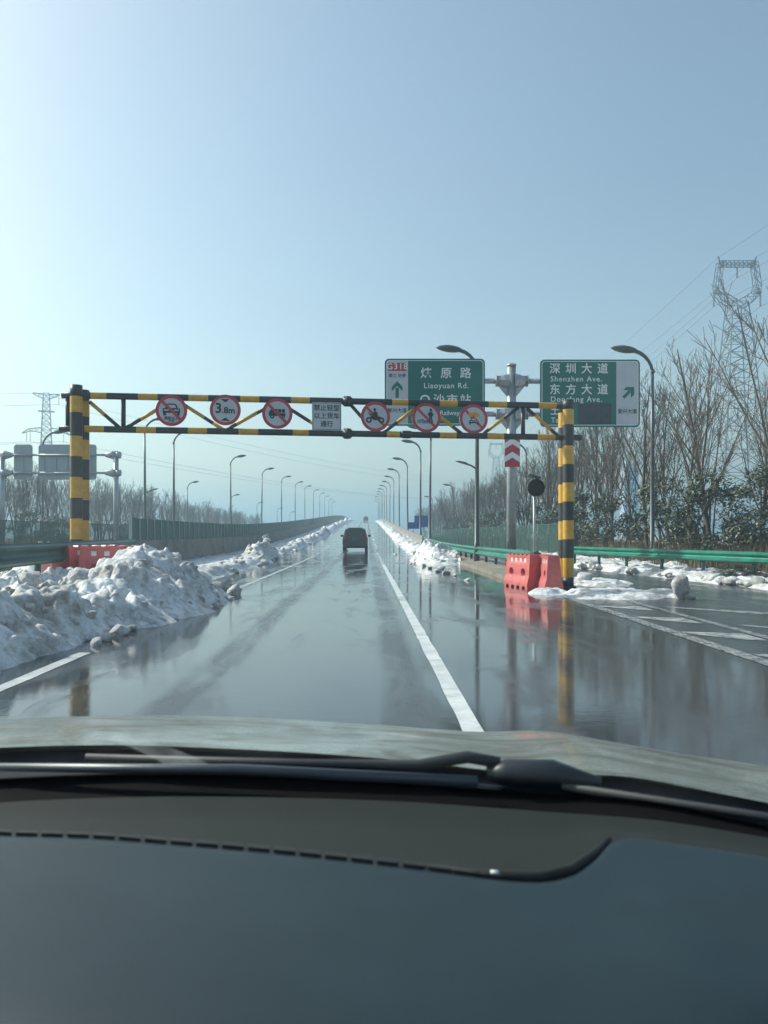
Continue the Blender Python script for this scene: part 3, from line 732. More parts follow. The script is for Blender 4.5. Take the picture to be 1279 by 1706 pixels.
shapes(t, 'walker_symbol', [[(.06, .1), (.10, .16), (.15, .16), (.165, .06), (.13, .0), (.07, .02)], [(.07, .03), (.12, .02), (.10, -.05), (.06, -.12), (.035, -.10), (.07, -.05)], [(.10, .02), (.14, .01), (.17, -.11), (.14, -.12)],
       [(.06, .15), (.03, .06), (.045, .05), (.09, .13)], [(.14, .15), (.19, .07), (.175, .055), (.12, .12)]], M['sign_black'], discs=[(.115, .20, .034)])
shapes(t, 'bicycle_symbol', [[(-.19, -.09), (-.13, -.03), (-.12, -.045), (-.18, -.10)], [(-.14, -.04), (-.06, -.04), (-.06, -.05), (-.14, -.05)], [(-.12, -.05), (-.08, -.11), (-.07, -.10), (-.11, -.04)],
       [(-.035, -.09), (.05, -.07), (.05, -.1), (-.03, -.11)], [(.03, -.06), (.09, -.07), (.09, -.09), (.03, -.09)]], M['text_blue'],
       rings=[(-.19, -.1, .028, .045), (-.08, -.1, .028, .045), (.0, -.11, .025, .04), (.09, -.11, .025, .04)])
slash(t, y=-.003)
t = gate_sign(790, 698, 'round red bordered sign barring vehicles with dangerous goods, orange blast over a car'); round_panel(t)
shapes(t, 'blast_symbol', [[(-.15, .13), (-.10, .17), (-.03, .15), (.02, .18), (.10, .16), (.16, .11), (.14, .06), (.05, .05), (.02, .02), (-.04, .05), (-.12, .06)]], M['orange'])
shapes(t, 'spark', [[(-.03, .04), (.0, .12), (.03, .04)]], M['sign_red'], -.009)
car_front(t, .13, 0, -.05, M['sign_black']); slash(t, y=-.003)
# small dark patch hung on the gate sign 

# ------------------------------------------------------------------ direction signs on their T pole
PD = 30.0; s_ = PD/F
pq = P(852, 890, PD)
tp = thing('sign_pole', 'thick galvanised T shaped steel pole carrying two green direction signs', 'sign pole', (pq.x, PD, 0))
mb = MB(); mb.tube([(0, 0, 0), (0, 0, 4), (0, 0, 7.85)], [.20, .18, .165], 24); mb.build('shaft', M['galv'], tp)
mb = MB(); mb.tube([(0, 0, 7.85), (0, 0, 7.93)], [.185, .185], 24); mb.build('cap', M['galv'], tp)
for z in (P(0, 635, PD).z, P(0, 690, PD).z):
    for sg, x1 in ((-1, 3.0), (1, 2.6)):
        mb = MB(); mb.tube([(sg*.15, 0, z), (sg*x1, 0, z)], .10, 14); a = mb.build('arm', M['galv'], tp)
        mb = MB()
        mb.tube([(sg*.10, 0, z), (sg*.30, 0, z), (sg*.56, 0, z)], [.30, .26, .16], 8, smooth=False)
        for k in range(6):
            aa = k*math.pi/3; mb.tube([(sg*.40, .19*math.cos(aa), z+.19*math.sin(aa)), (sg*.62, .19*math.cos(aa), z+.19*math.sin(aa))], .025, 6)
        mb.tube([(sg*.58, 0, z), (sg*.62, 0, z)], .22, 16)
        mb.build('flange', M['galv'], a)
        mb = MB(); mb.poly([(sg*.16, z-.62), (sg*.16, z-.2), (sg*.5, z-.2)], -.02, .02); mb.build('gusset', M['galv'], a)
def dir_sign(px0, px1, py0, py1, label):
    a, b = P(px0, py1, PD), P(px1, py0, PD); cx, cz = (a.x+b.x)/2, (a.z+b.z)/2; w, h = b.x-a.x, b.z-a.z
    t = thing('direction_sign', label, 'sign', (cx, PD-.26, cz), 0)
    mb = MB(); mb.poly(rrect(-w/2, w/2, -h/2, h/2, .17), 0, .03); mb.build('panel', M['sign_green'], t)
    mb = MB()
    for z in (-h*.28, h*.22): mb.box(-w*.45, w*.45, .03, .09, z-.04, z+.04)
    mb.build('mounting_rail', M['galv'], t)
    # pale rim
    o_, i_ = rrect(-w/2+.06, w/2-.06, -h/2+.06, h/2-.06, .13), rrect(-w/2+.085, w/2-.085, -h/2+.085, h/2-.085, .11)
    mb = MB(); n = len(o_)
    mb.add([(p[0], -.004, p[1]) for p in o_] + [(p[0], -.004, p[1]) for p in i_], [(k, n+k, n+(k+1) % n, (k+1) % n) for k in range(n)])
    mb.build('rim', M['text_white'], t)
    def L(px, py): q = P(px, py, PD); return q.x-cx, q.z-cz
    return t, L
t, L = dir_sign(640.5, 806, 600, 711, 'green road sign with white left column reading G318 and Liaoyuan Rd.')
x0, z0 = L(644, 707.5); x1, z1 = L(679, 603.5)
mb = MB(); mb.box(x0, x1, -.003, 0, z0, z1); col_ = mb.build('white_column', M['sign_white'], t)
x0, z0 = L(645.5, 620.5); x1, z1 = L(676.5, 607)
mb = MB(); mb.poly(rrect(x0, x1, z0, z1, .05), -.008, -.003); mb.build('red_plate', M['sign_red'], t)
def lt(s, px, py, hpx, m, y=-.007, **k):
    x, z = L(px, py); return text(t, s, x, z, hpx*s_/(.74 if ord(s[0]) < 256 else .90), m, y, **k)
lt('G318', 661, 613.5, 10.5, M['text_white'], -.011, bold=.005, spacing=1.15)
lt('潜江 坡亭', 661, 628.5, 6.2, M['text_blue'], bold=.012)
ax, az = L(661, 650); u = s_
shapes(t, 'arrow', [[(ax-2.8*u, az-15*u), (ax+2.8*u, az-15*u), (ax+2.8*u, az+2*u), (ax-2.8*u, az+2*u)], [(ax, az+13*u), (ax-9*u, az+3*u), (ax-9*u, az-4*u), (ax, az+5*u), (ax+9*u, az-4*u), (ax+9*u, az+3*u)]], M['sign_green'], -.005)
lt('复兴大道', 661, 686, 7.2, M['sign_black'], bold=.012)
for ch, px in (('燎', 709), ('原', 742), ('路', 774)): lt(ch, px, 625, 17, M['text_white'], bold=.012)
lt('Liaoyuan Rd.', 742, 645, 9.5, M['text_white'], spacing=1.12, bold=.006)
for ch, px in (('沙', 730), ('市', 752), ('站', 774)): lt(ch, px, 669, 17, M['text_white'], bold=.012)
ax, az = L(707, 668); mb = MB(); mb.ring(ax, az, .13, .19, -.006, -.003, 24); mb.build('station_symbol', M['text_white'], t)
lt('Shashi Railway Sta.', 742, 690, 8.0, M['text_white'], spacing=1.0, bold=.006)
t, L = dir_sign(897, 1062, 601.5, 713, 'green road sign with white right column reading Shenzhen Ave. above a dark cover patch')
x0, z0 = L(1023, 709.5); x1, z1 = L(1058.5, 605)
mb = MB(); mb.box(x0, x1, -.003, 0, z0, z1); mb.build('white_column', M['sign_white'], t)
for row, (s, py) in enumerate((('深圳大道', 617.5), ('东方大道', 652))):
    for ch, px in zip(s, (921.5, 948, 974, 1000.5)): lt(ch, px, py, 16.5, M['text_white'], bold=.012)
lt('Shenzhen Ave.', 914, 634, 9.2, M['text_white'], align='LEFT', spacing=1.16, bold=.006); lt('Dongfang Ave.', 914, 667.5, 9.2, M['text_white'], align='LEFT', spacing=1.16, bold=.006)
lt('土', 921.5, 687, 14, M['text_white'], bold=.012); lt('Ta', 915, 702, 9, M['text_white'], align='LEFT', bold=.006)
x0, z0 = L(960, 708.5); x1, z1 = L(1015, 674)
mb = MB(); mb.box(x0, x1, -.012, -.006, z0, z1); mb.build('cover_patch', M['patch'], t)
lt('复兴大道', 1041, 687.5, 7.2, M['sign_black'], bold=.012)
ax, az = L(1043, 656); c45 = math.cos(R(45))
def rot(pts, a=R(-45)): return [(ax + (x*math.cos(a)-z*math.sin(a))*u, az + (x*math.sin(a)+z*math.cos(a))*u) for x, z in pts]
shapes(t, 'arrow', [rot([(-2.6, -12), (2.6, -12), (2.6, 4), (-2.6, 4)]), rot([(0, 13), (-9, 4), (-9, -3.5), (0, 5), (9, -3.5), (9, 4)])], M['sign_green'], -.005)
# chevron plate
a, b = P(840.5, 778, PD-.25), P(866, 729, PD-.25); w, h = b.x-a.x, b.z-a.z
t = thing('chevron_sign', 'narrow red and white chevron plate strapped to the T sign pole', 'sign', ((a.x+b.x)/2, PD-.25, a.z))
mb = MB(); mb.box(-w/2, w/2, 0, .02, 0, h); mb.build('panel', M['sign_red'], t)
mb = MB(); mb.box(-.2, .2, .02, .12, h*.2, h*.25); mb.box(-.2, .2, .02, .12, h*.75, h*.8); mb.build('strap', M['galv'], t)
for k in range(2):
    z = .16*h + k*.46*h; th = .2*h
    mb = MB(); mb.poly([(-w/2+.01, z), (0, z+.16*h), (w/2-.01, z), (w/2-.01, z+th), (0, z+th+.16*h), (-w/2+.01, z+th)], -.004, 0); mb.build('chevron', M['text_white'], t)

# ------------------------------------------------------------------ warning lamp behind the barriers
WD = 22.6; q = P(890, 813, WD)
t = thing('warning_lamp', 'round dark solar warning lamp on a thin pole behind red barriers', 'warning lamp', (q.x, WD, .13))
mb = MB(); mb.tube([(0, 0, 0), (0, 0, q.z-.15)], .038, 10); mb.build('pole', M['galv'], t)
mb = MB(); mb.tube([(0, 0, 0), (0, 0, .18), (0, 0, .55), (0, 0, .75)], [.16, .15, .07, .04], 12); mb.build('base', M['car_dark'], t)
hz = q.z - .13
mb = MB(); mb.tube([(.03, .09, hz), (.03, .05, hz), (.03, -.09, hz), (.03, -.12, hz)], [.16, .235, .245, .235], 32); hd = mb.build('housing', M['car_dark'], t)
mb = MB(); mb.ring(.03, hz, .20, .25, -.135, -.12, 36); mb.build('rim', M['rubber'], hd)
mb = MB(); mb.disc(.03, hz, .195, -.128, -.119, 32); mb.build('lens', M['rubber'], hd)
mb = MB(); mb.box(-.17, .19, -.12, .12, 0, .02, 0, Matrix.Translation((-.02, 0, hz+.32)) @ Matrix.Rotation(R(14), 4, 'Y') @ Matrix.Rotation(R(-10), 4, 'X')); mb.build('solar_panel', M['solar'], t)
mb = MB(); mb.tube([(.02, 0, hz+.2), (.0, 0, hz+.33)], .018, 8); mb.build('bracket', M['galv'], t)

# ------------------------------------------------------------------ water filled barriers
def barrier_mesh(Lh=.72, H=.88):
    mb = MB(); nu, nv = 44, 26; grids = []
    holes = [(-.36, .40, .105, .085), (.36, .40, .105, .085)]
    def half(v):   # half thickness at height fraction
        return .225 - .055*ss(.12, .42, v) - .03*ss(.5, .95, v)
    for side in (-1, 1):
        g = []
        for j in range(nv+1):
            v = j/nv
            for i in range(nu+1):
                x = -Lh + 2*Lh*i/nu; z = v*H
                if j == 0: z = .055*max(0, math.sin((x+Lh)*math.pi/.24))**.6 if False else (.06 if int((x+Lh)/.16) % 2 else 0)
                if j == nv: z = H - (.045 if int((x+Lh)/.13) % 2 else 0)
                hw = half(v)
                for hx, hz_, rx, rz in holes:
                    d = math.hypot((x-hx)/rx, (v*H-hz_)/rz)
                    hw -= (hw-.02)*ss(1.25, .8, d)
                d = max(abs(x)/.5, abs(v*H-.72)/.07); hw -= .018*ss(1.1, .95, d)
                x2 = x * (1 - .03*ss(.5, 1, v))
                g.append((x2, side*hw, z))
        grids.append(g)
    n1 = nu+1; G = len(grids[0])
    fs = []
    for j in range(nv):
        for i in range(nu):
            a = j*n1+i; fs.append((a, a+1, a+n1+1, a+n1)); b = G+a; fs.append((b, b+n1, b+n1+1, b+1))
    for j in range(nv):
        for i in (0, nu):
            a = j*n1+i; q4 = (a, a+n1, G+a+n1, G+a); fs.append(q4 if i == 0 else q4[::-1])
    for i in range(nu):
        a = nv*n1+i; fs.append((a, a+1, G+a+1, G+a)); a = i; fs.append((a, G+a, G+a+1, a+1))
    mb.add(grids[0]+grids[1], fs, 0, True)
    me = mb.mesh('barrier_body', M['barrier'])
    me.set_sharp_from_angle(angle=R(35))
    return me
BM = barrier_mesh()
mb = MB()
mb.box(-.055, .055, -.004, .0, -.05, .05); RM = mb.mesh('reflector', M['reflector'])
mb = MB(); mb.tube([(0, 0, 0), (0, 0, .035)], .05, 12); CM_ = mb.mesh('filler_cap', M['barrier'])
def barrier(x, y, z, rz, label, tilt=0.0, group=None):
    t = thing('water_barrier', label, 'barrier', (x, y, z), rz, group); t.rotation_euler = (tilt, 0, rz)
    obj('barrier_body', BM, t); obj('filler_cap', CM_, t, (.2, 0, .845))
    for sd in (-1, 1):
        for xx in (-.42, -.15, .12, .4):
            o = obj('reflector', RM, t, (xx, sd*.130, .72), (R(4)*sd if False else 0, 0, 0 if sd < 0 else math.pi))
    return t
barrier(4.14, 20.7, 0, R(104), 'red plastic water barrier with white reflectors in front of the warning lamp')
barrier(4.58, 19.6, 0, R(86), 'red plastic water barrier squeezed against the right gate post')
GB = 'red barriers half buried in the snow heap'
barrier(-5.30, 16.5, .28, R(4), 'red water barrier half buried in the snow heap, its reflectors showing', .05)
barrier(-6.02, 17.05, .28, R(62), 'red water barrier wedged between two others by the left gate post', -.04)
t = barrier(-6.50, 16.75, .26, R(80), 'faded pink water barrier sunk in snow beside the left gate post', 0)
me = BM.copy(); me.materials.clear(); me.materials.append(wear_paint('barrier_faded_plastic', (.60, .25, .25), (.50, .18, .18), (.42, .30, .28))); t.children[0].data = me

# ------------------------------------------------------------------ guardrails
def wprofile(n_waves=2, h=.31, d=.085):
    pts = []
    seg = [(0, 0), (.06, 0), (.16, 1), (.26, 1), (.40, .15), (.5, 0), (.60, .15), (.74, 1), (.84, 1), (.94, 0), (1, 0)]
    for u, k in seg: pts.append((k*d, (u-.5)*h))
    return pts
def guardrail(name, path, zc, label, side, h=.31, posts=2.0, post_h=.75, m='rail_green', zf=zr, end_curl=False, sections=4.0):
    """path: list of (x, y); side: +1 bulges toward +x, -1 toward -x"""
    t = thing(name, label, 'guardrail', (path[0][0], path[0][1], 0)); ox, oy = path[0]
    pr = wprofile(h=h)
    # resample
    pts = [Vector((*p, 0)) for p in path]; out = []
    for a, b in zip(pts[:-1], pts[1:]):
        n = max(1, int((b-a).length/1.0))
        for i in range(n): out.append(a.lerp(b, i/n))
    out.append(pts[-1])
    def frame(i):
        d = (out[min(i+1, len(out)-1)] - out[max(i-1, 0)]).normalized(); return Vector((d.y, -d.x, 0)) * side
    k = 0; step = int(sections)
    while k < len(out)-1:
        e = min(k+step, len(out)-1); mb = MB(); vs = []; n = len(pr)
        for i in range(k, e+1):
            nr = frame(i); c = out[i]
            for off in (0, -.006):
                for dd, zz in pr: p = c + nr*(dd+off+.004*((k//step) % 2)); vs.append((p.x-ox, p.y-oy, zc + zf(c.y) + zz))
        fs = []; m2 = 2*n
        for i in range(e-k):
            for j in range(n-1):
                a = i*m2+j; b = a+m2; fs.append((a, a+1, b+1, b)); a += n; b += n; fs.append((a, b, b+1, a+1))
            for j in (0, n-1):
                a = i*m2+j; fs.append((a, a+m2, a+m2+n, a+n))
        mb.add(vs, fs, 0, False); mb.build('rail_beam', M[m], t); k = e
    d = 0; last = None
    for i in range(len(out)):
        if last is None or (out[i]-last).length >= posts - .01:
            last = out[i]; nr = frame(i); c = out[i] - nr*.13
            mb = MB(); mb.tube([(c.x-ox, c.y-oy, -.05), (c.x-ox, c.y-oy, zc + zf(c.y) + h*.42)], .06, 10); p = mb.build('post', M['post_green'], t)
            mb = MB(); mb.bar((c.x-ox, c.y-oy, zc+zf(c.y)), (out[i].x-ox-nr.x*.0, out[i].y-oy-nr.y*.0, zc+zf(c.y)), .12, .14); mb.build('spacer_block', M['post_green'], p)
    if end_curl:
        c = out[0]; nr = frame(0); dr = (out[0]-out[1]).normalized(); mb = MB(); vs = []; n = len(pr); K = 8
        for i in range(K+1):
            a = math.pi*i/K; q = c + dr*math.sin(a)*.16 - nr*(1-math.cos(a))*.12
            for dd, zz in pr: vs.append((q.x-ox+nr.x*dd*math.cos(a)+dr.x*dd*math.sin(a), q.y-oy+nr.y*dd*math.cos(a)+dr.y*dd*math.sin(a), zc+zz))
        mb.add(vs, [(i*n+j, i*n+j+1, (i+1)*n+j+1, (i+1)*n+j) for i in range(K) for j in range(n-1)]); mb.build('end_terminal', M['post_green'], t)
    return t
guardrail('guardrail', [(5.30, 25.2), (4.98, 36), (4.86, 48), (4.84, 66)], .66, 'green corrugated guardrail along the gore kerb behind the red barriers', -1, h=.40, end_curl=True)
guardrail('guardrail', [(13.4, 14.0), (12.0, 19.5), (10.95, 24), (9.7, 29.5), (8.8, 33.5)], .72, 'long green corrugated guardrail along the outer edge of the ramp', -1, h=.34, posts=2.0)
guardrail('guardrail', [(-6.05, 9.0), (-6.1, 13.0), (-6.5, 17.5), (-7.3, 23.0), (-8.2, 27.6)], 1.03, 'dark green guardrail behind the big snow heap on the median', 1, h=.42, posts=2.0, m='rail_dark' if False else 'panel_green')

# ------------------------------------------------------------------ median wall with green panels
WX = -8.55
t = thing('median_barrier', 'concrete median wall topped with dark green panels and pale posts', 'wall', (WX, 28.2, 0))
ys = [28.2 + i*4 for i in range(20)] + [112 + 8*i for i in range(36)]
for a, b in zip(ys[:-1], ys[1:]):
    mb = MB(); z0, z1 = zr(a), zr(b); vs = []
    for (y, z) in ((a, z0), (b-.015, z1)):
        vs += [(x, y-28.2, z+zz) for x, zz in ((-.24, -.1), (-.12, 1.17), (.12, 1.17), (.24, -.1))]
    mb.add(vs, [(0, 1, 2, 3), (7, 6, 5, 4), (0, 4, 5, 1), (1, 5, 6, 2), (2, 6, 7, 3)]); mb.build('concrete_section', M['concrete'], t)
y = 28.2; k = 0
while y < 120:
    st = 1.02 if y < 62 else 4.0
    mb = MB(); za, zb = zr(y)+1.18, zr(y+st)+1.18
    mb.add([(x, yy, zz) for x in (-.03, .03) for yy, zz in ((y-28.2+.03, za), (y+st-28.2-.03, zb), (y+st-28.2-.03, zb+.82), (y-28.2+.03, za+.82))],
           [(0, 1, 2, 3), (7, 6, 5, 4), (0, 4, 5, 1), (2, 6, 7, 3), (1, 5, 6, 2), (0, 3, 7, 4)])
    mb.build('green_panel', M['panel_green'], t)
    if y < 62:
        mb = MB(); mb.box(-.045, .06, y-28.2-.025, y-28.2+.025, za-.01, za+.83); mb.build('panel_post', M['post_white'], t)
    y += st
mb = MB(); vs = []; yy = [120 + 6*i for i in range(46)]
for y in yy: vs += [(.03, y-28.2, zr(y)+1.18), (.03, y-28.2, zr(y)+2.0), (-.03, y-28.2, zr(y)+2.0), (-.03, y-28.2, zr(y)+1.18)]
fs = []
for i in range(len(yy)-1):
    for q4 in range(4): fs.append((4*i+q4, 4*i+(q4+1) % 4, 4*i+4+(q4+1) % 4, 4*i+4+q4))
mb.add(vs, fs); mb.build('green_panel', M['panel_green'], t)
# parapets of the rising road
def parapet(X, y0, y1, label, h=.88, m='concrete', sgn=1):
    mb = MB(); ys = []; y = y0
    while y < y1: ys.append(y); y += 5 if y < 150 else 10
    vs = []
    for y in ys:
        z = zr(y); vs += [(X-.2, y, z-.05), (X-.2, y, z+.2), (X-.08, y, z+h*.55), (X-.07, y, z+h), (X+.12, y, z+h), (X+.14, y, z-.05)]
    fs = [(6*i+q4, 6*i+(q4+1) % 6, 6*i+6+(q4+1) % 6, 6*i+6+q4) for i in range(len(ys)-1) for q4 in range(6)] + [(5, 4, 3, 2, 1, 0)]
    mb.add(vs, fs); return tag(mb.build('parapet', M[m]), label, 'parapet')
parapet(EDGE-.16, 66.5, 480, 'concrete parapet along the right edge of the rising road')
parapet(-16.3, 60, 480, 'concrete parapet along the far edge of the oncoming carriageway', h=1.0)

# ------------------------------------------------------------------ street lamps
def lamp_proto(extra=False):
    """arm and head point to +x"""
    t = thing('street_lamp', '', 'street lamp')
    mb = MB(); mb.tube([(0, 0, 0), (0, 0, .9), (0, 0, .92), (0, 0, 5), (0, 0, 8.75)], [.13, .125, .105, .09, .065], 12); p = mb.build('pole', M['lamp_grey'], t)
    mb = MB(); mb.box(-.19, .19, -.19, .19, 0, .03); mb.build('base_plate', M['lamp_grey'], p)
    mb = MB(); mb.tube([(-.02, 0, 8.70), (-.02, 0, 8.85)], [.10, .07], 12); mb.build('collar', M['lamp_grey'], p)
    pts = []; rr = []; sq = []
    for i in range(7):
        a = R(90*i/6); pts.append((.75*(1-math.cos(a)) - .0 + .25*(i/6), 0, 8.8 + .95*math.sin(a)*.95)); rr.append(.065 + .03*i/6); sq.append((1, 1))
    mb = MB(); mb.tube(pts, rr, 10); mb.build('arm', M['lamp_grey'], t)
    e = Vector(pts[-1]); mb = MB(); hp_ = []; hr_ = []; sqh = []
    for i in range(10):
        u = i/9; hp_.append((e.x - .25 + 1.15*u, 0, e.z - .015 + .16*u - .02*u*u)); w = math.sin(math.pi*min(1, .12+u*.88))**.65
        hr_.append(max(.012, .21*w)); sqh.append((1.0, .62))
    mb.tube(hp_, hr_, 12, squash=[(1.2, .78)]*10); h = mb.build('lamp_head', M['lamp_grey'], t)
    if extra:
        mb = MB(); mb.tube([(0, 0, 4.25), (.25, 0, 4.42), (.5, 0, 4.5)], [.045, .04, .04], 8); a2 = mb.build('lower_arm', M['lamp_grey'], t)
        mb = MB(); mb.tube([(.35, 0, 4.45), (.5, 0, 4.52), (.8, 0, 4.6), (1.0, 0, 4.63)], [.05, .10, .09, .02], 10, squash=[(1.2, .55)]*4); mb.build('lower_lamp_head', M['lamp_grey'], a2)
    return t
lp = lamp_proto(); lp2 = lamp_proto(True)
used = set()
def lamp(x, y, z, flip, label, group, extra=False, sc_=1.0):
    src = lp2 if extra else lp
    o = src if src.name not in used else copy_tree(src); used.add(src.name)
    o.location = (x, y, z); o.rotation_euler = (random.gauss(0, .007), random.gauss(0, .007), (math.pi if flip else 0) + random.gauss(0, .05)); o.scale = (sc_,)*3
    tag(o, label, 'street lamp', group)
lamp(4.98+.02, 35.5, .1, True, 'tall grey street lamp with a second low arm, beside the left direction sign', None, True)
lamp(5.02, 62.5, zr(62.5)-.05, True, 'tall grey street lamp at the right edge, its head hidden behind the gate', None)
GA = 'street lamps on the right parapet of the rising road'
for D in [74, 97, 122, 148, 174, 200, 226, 252, 278, 304, 330, 356]:
    lamp(5.08, D, zr(D)-.05, True, 'street lamp with curved arm on the right parapet of the rising road', GA)
lamp(12.8, 35.0, -.06, True, 'tall grey street lamp rising behind the right direction sign and ramp guardrail', None)
for D in (71, 131, 172): lamp(14.5, D, -.06, True, 'street lamp among the bare trees beyond the ramp', 'street lamps among the trees beyond the ramp')
lamp(-16.2, 57, zr(57)-.05, False, 'dark street lamp with a second low arm standing beyond the median wall', None, True)
GLf = 'street lamps on the far parapet of the oncoming carriageway'
for D in [65.5, 93, 120, 148, 176, 204, 236, 268, 300, 332, 362]:
    lamp(-16.2, D, zr(D)-.05, False, 'street lamp with curved arm on the far parapet of the oncoming carriageway', GLf)
for D in (63, 124, 164, 203, 248, 290): lamp(-26.2 if D < 100 else -28.5, D, -.06, False, 'lower street lamp along the side road by the left trees', 'street lamps along the left side road')

# ------------------------------------------------------------------ backs of the signs for oncoming traffic
BD = 53.0
def back_pole(px, label, ztop_px, sg, arm_to):
    q = P(px, ztop_px, BD); t = thing('sign_pole', label, 'sign pole', (q.x, BD, 0))
    mb = MB(); mb.tube([(0, 0, 0), (0, 0, q.z)], [.2, .17], 18); mb.build('shaft', M['galv'], t)
    for py in (758, 788):
        z = P(0, py, BD).z; xa = P(arm_to, 0, BD).x - q.x
        mb = MB(); mb.tube([(0, 0, z), (xa, 0, z)], .075, 10); a = mb.build('arm', M['galv'], t)
        mb = MB(); mb.tube([(sg*.0, 0, z), (sg*.22, 0, z), (sg*.6, 0, z), (sg*.75, 0, z)], [.28, .3, .18, .12], 10); mb.tube([(-sg*.05, 0, z), (-sg*.32, 0, z)], [.27, .22], 10); mb.build('flange', M['galv'], a)
back_pole(193, 'galvanised pole with two arms holding the wide sign seen from behind', 752, -1, 56)
back_pole(3, 'galvanised pole with two arms holding the narrow sign seen from behind', 752, 1, 58)
for px0, px1, label in ((62, 159, 'wide blank back of a road sign with cross rails, left of the gate'), (21, 52, 'narrow blank back of a road sign with rounded corners')):
    a, b = P(px0, 799, BD), P(px1, 740, BD); cx, cz = (a.x+b.x)/2, (a.z+b.z)/2; w, h = b.x-a.x, b.z-a.z
    t = thing('road_sign', label, 'sign', (cx, BD+.18, cz))
    mb = MB(); mb.poly(rrect(-w/2, w/2, -h/2, h/2, .2), 0, .03); mb.build('panel', M['sign_back'], t)
    for py in (758, 788):
        z = P(0, py, BD).z - cz; mb = MB(); mb.box(-w*.48, w*.48, -.09, 0, z-.05, z+.05); mb.build('rail', M['galv'], t)
    n = 5 if w > 2 else 1
    for k in range(n):
        x = (k-(n-1)/2)*w/n; mb = MB(); mb.box(x-.03, x+.03, -.05, -.002, -h*.26, h*.20); mb.build('stiffener', M['galv'], t)

# ------------------------------------------------------------------ green fences
def fence(path, h, label, z=-.05, spacing=3.0, pm='post_green'):
    t = thing('mesh_fence', label, 'fence', (path[0][0], path[0][1], z)); pts = []
    for a, b in zip(path[:-1], path[1:]):
        a, b = Vector(a), Vector(b); n = max(1, round((b-a).length/spacing))
        pts += [a.lerp(b, i/n) for i in range(n)]
    pts.append(Vector(path[-1])); o0 = Vector(path[0])
    mbp = MB(); mbp.tube([(0, 0, 0), (0, 0, h+.06)], .035, 6); pm_ = mbp.mesh('fence_post', M[pm])
    for p in pts: obj('fence_post', pm_, t, (p.x-o0.x, p.y-o0.y, 0))
    for a, b in zip(pts[:-1], pts[1:]):
        d = b-a; Lp = d.length; mb = MB()
        mb.box(0, Lp, -.004, .004, .08, h); o = mb.build('mesh_panel', M['mesh'], t, loc=(a.x-o0.x, a.y-o0.y, 0), rot=(0, 0, math.atan2(d.y, d.x)))
        mb = MB(); mb.box(0, Lp, -.02, .02, h, h+.04); mb.build('top_rail', M['panel_green'], o)
fence([(11.4, 46), (11.2, 60), (11.0, 100), (10.5, 150)], 2.05, 'green wire mesh fence between the gore and the bare trees')
fence([(-17.6, 30), (-17.6, 66)], 2.1, 'green wire mesh fence on the far side of the oncoming carriageway')

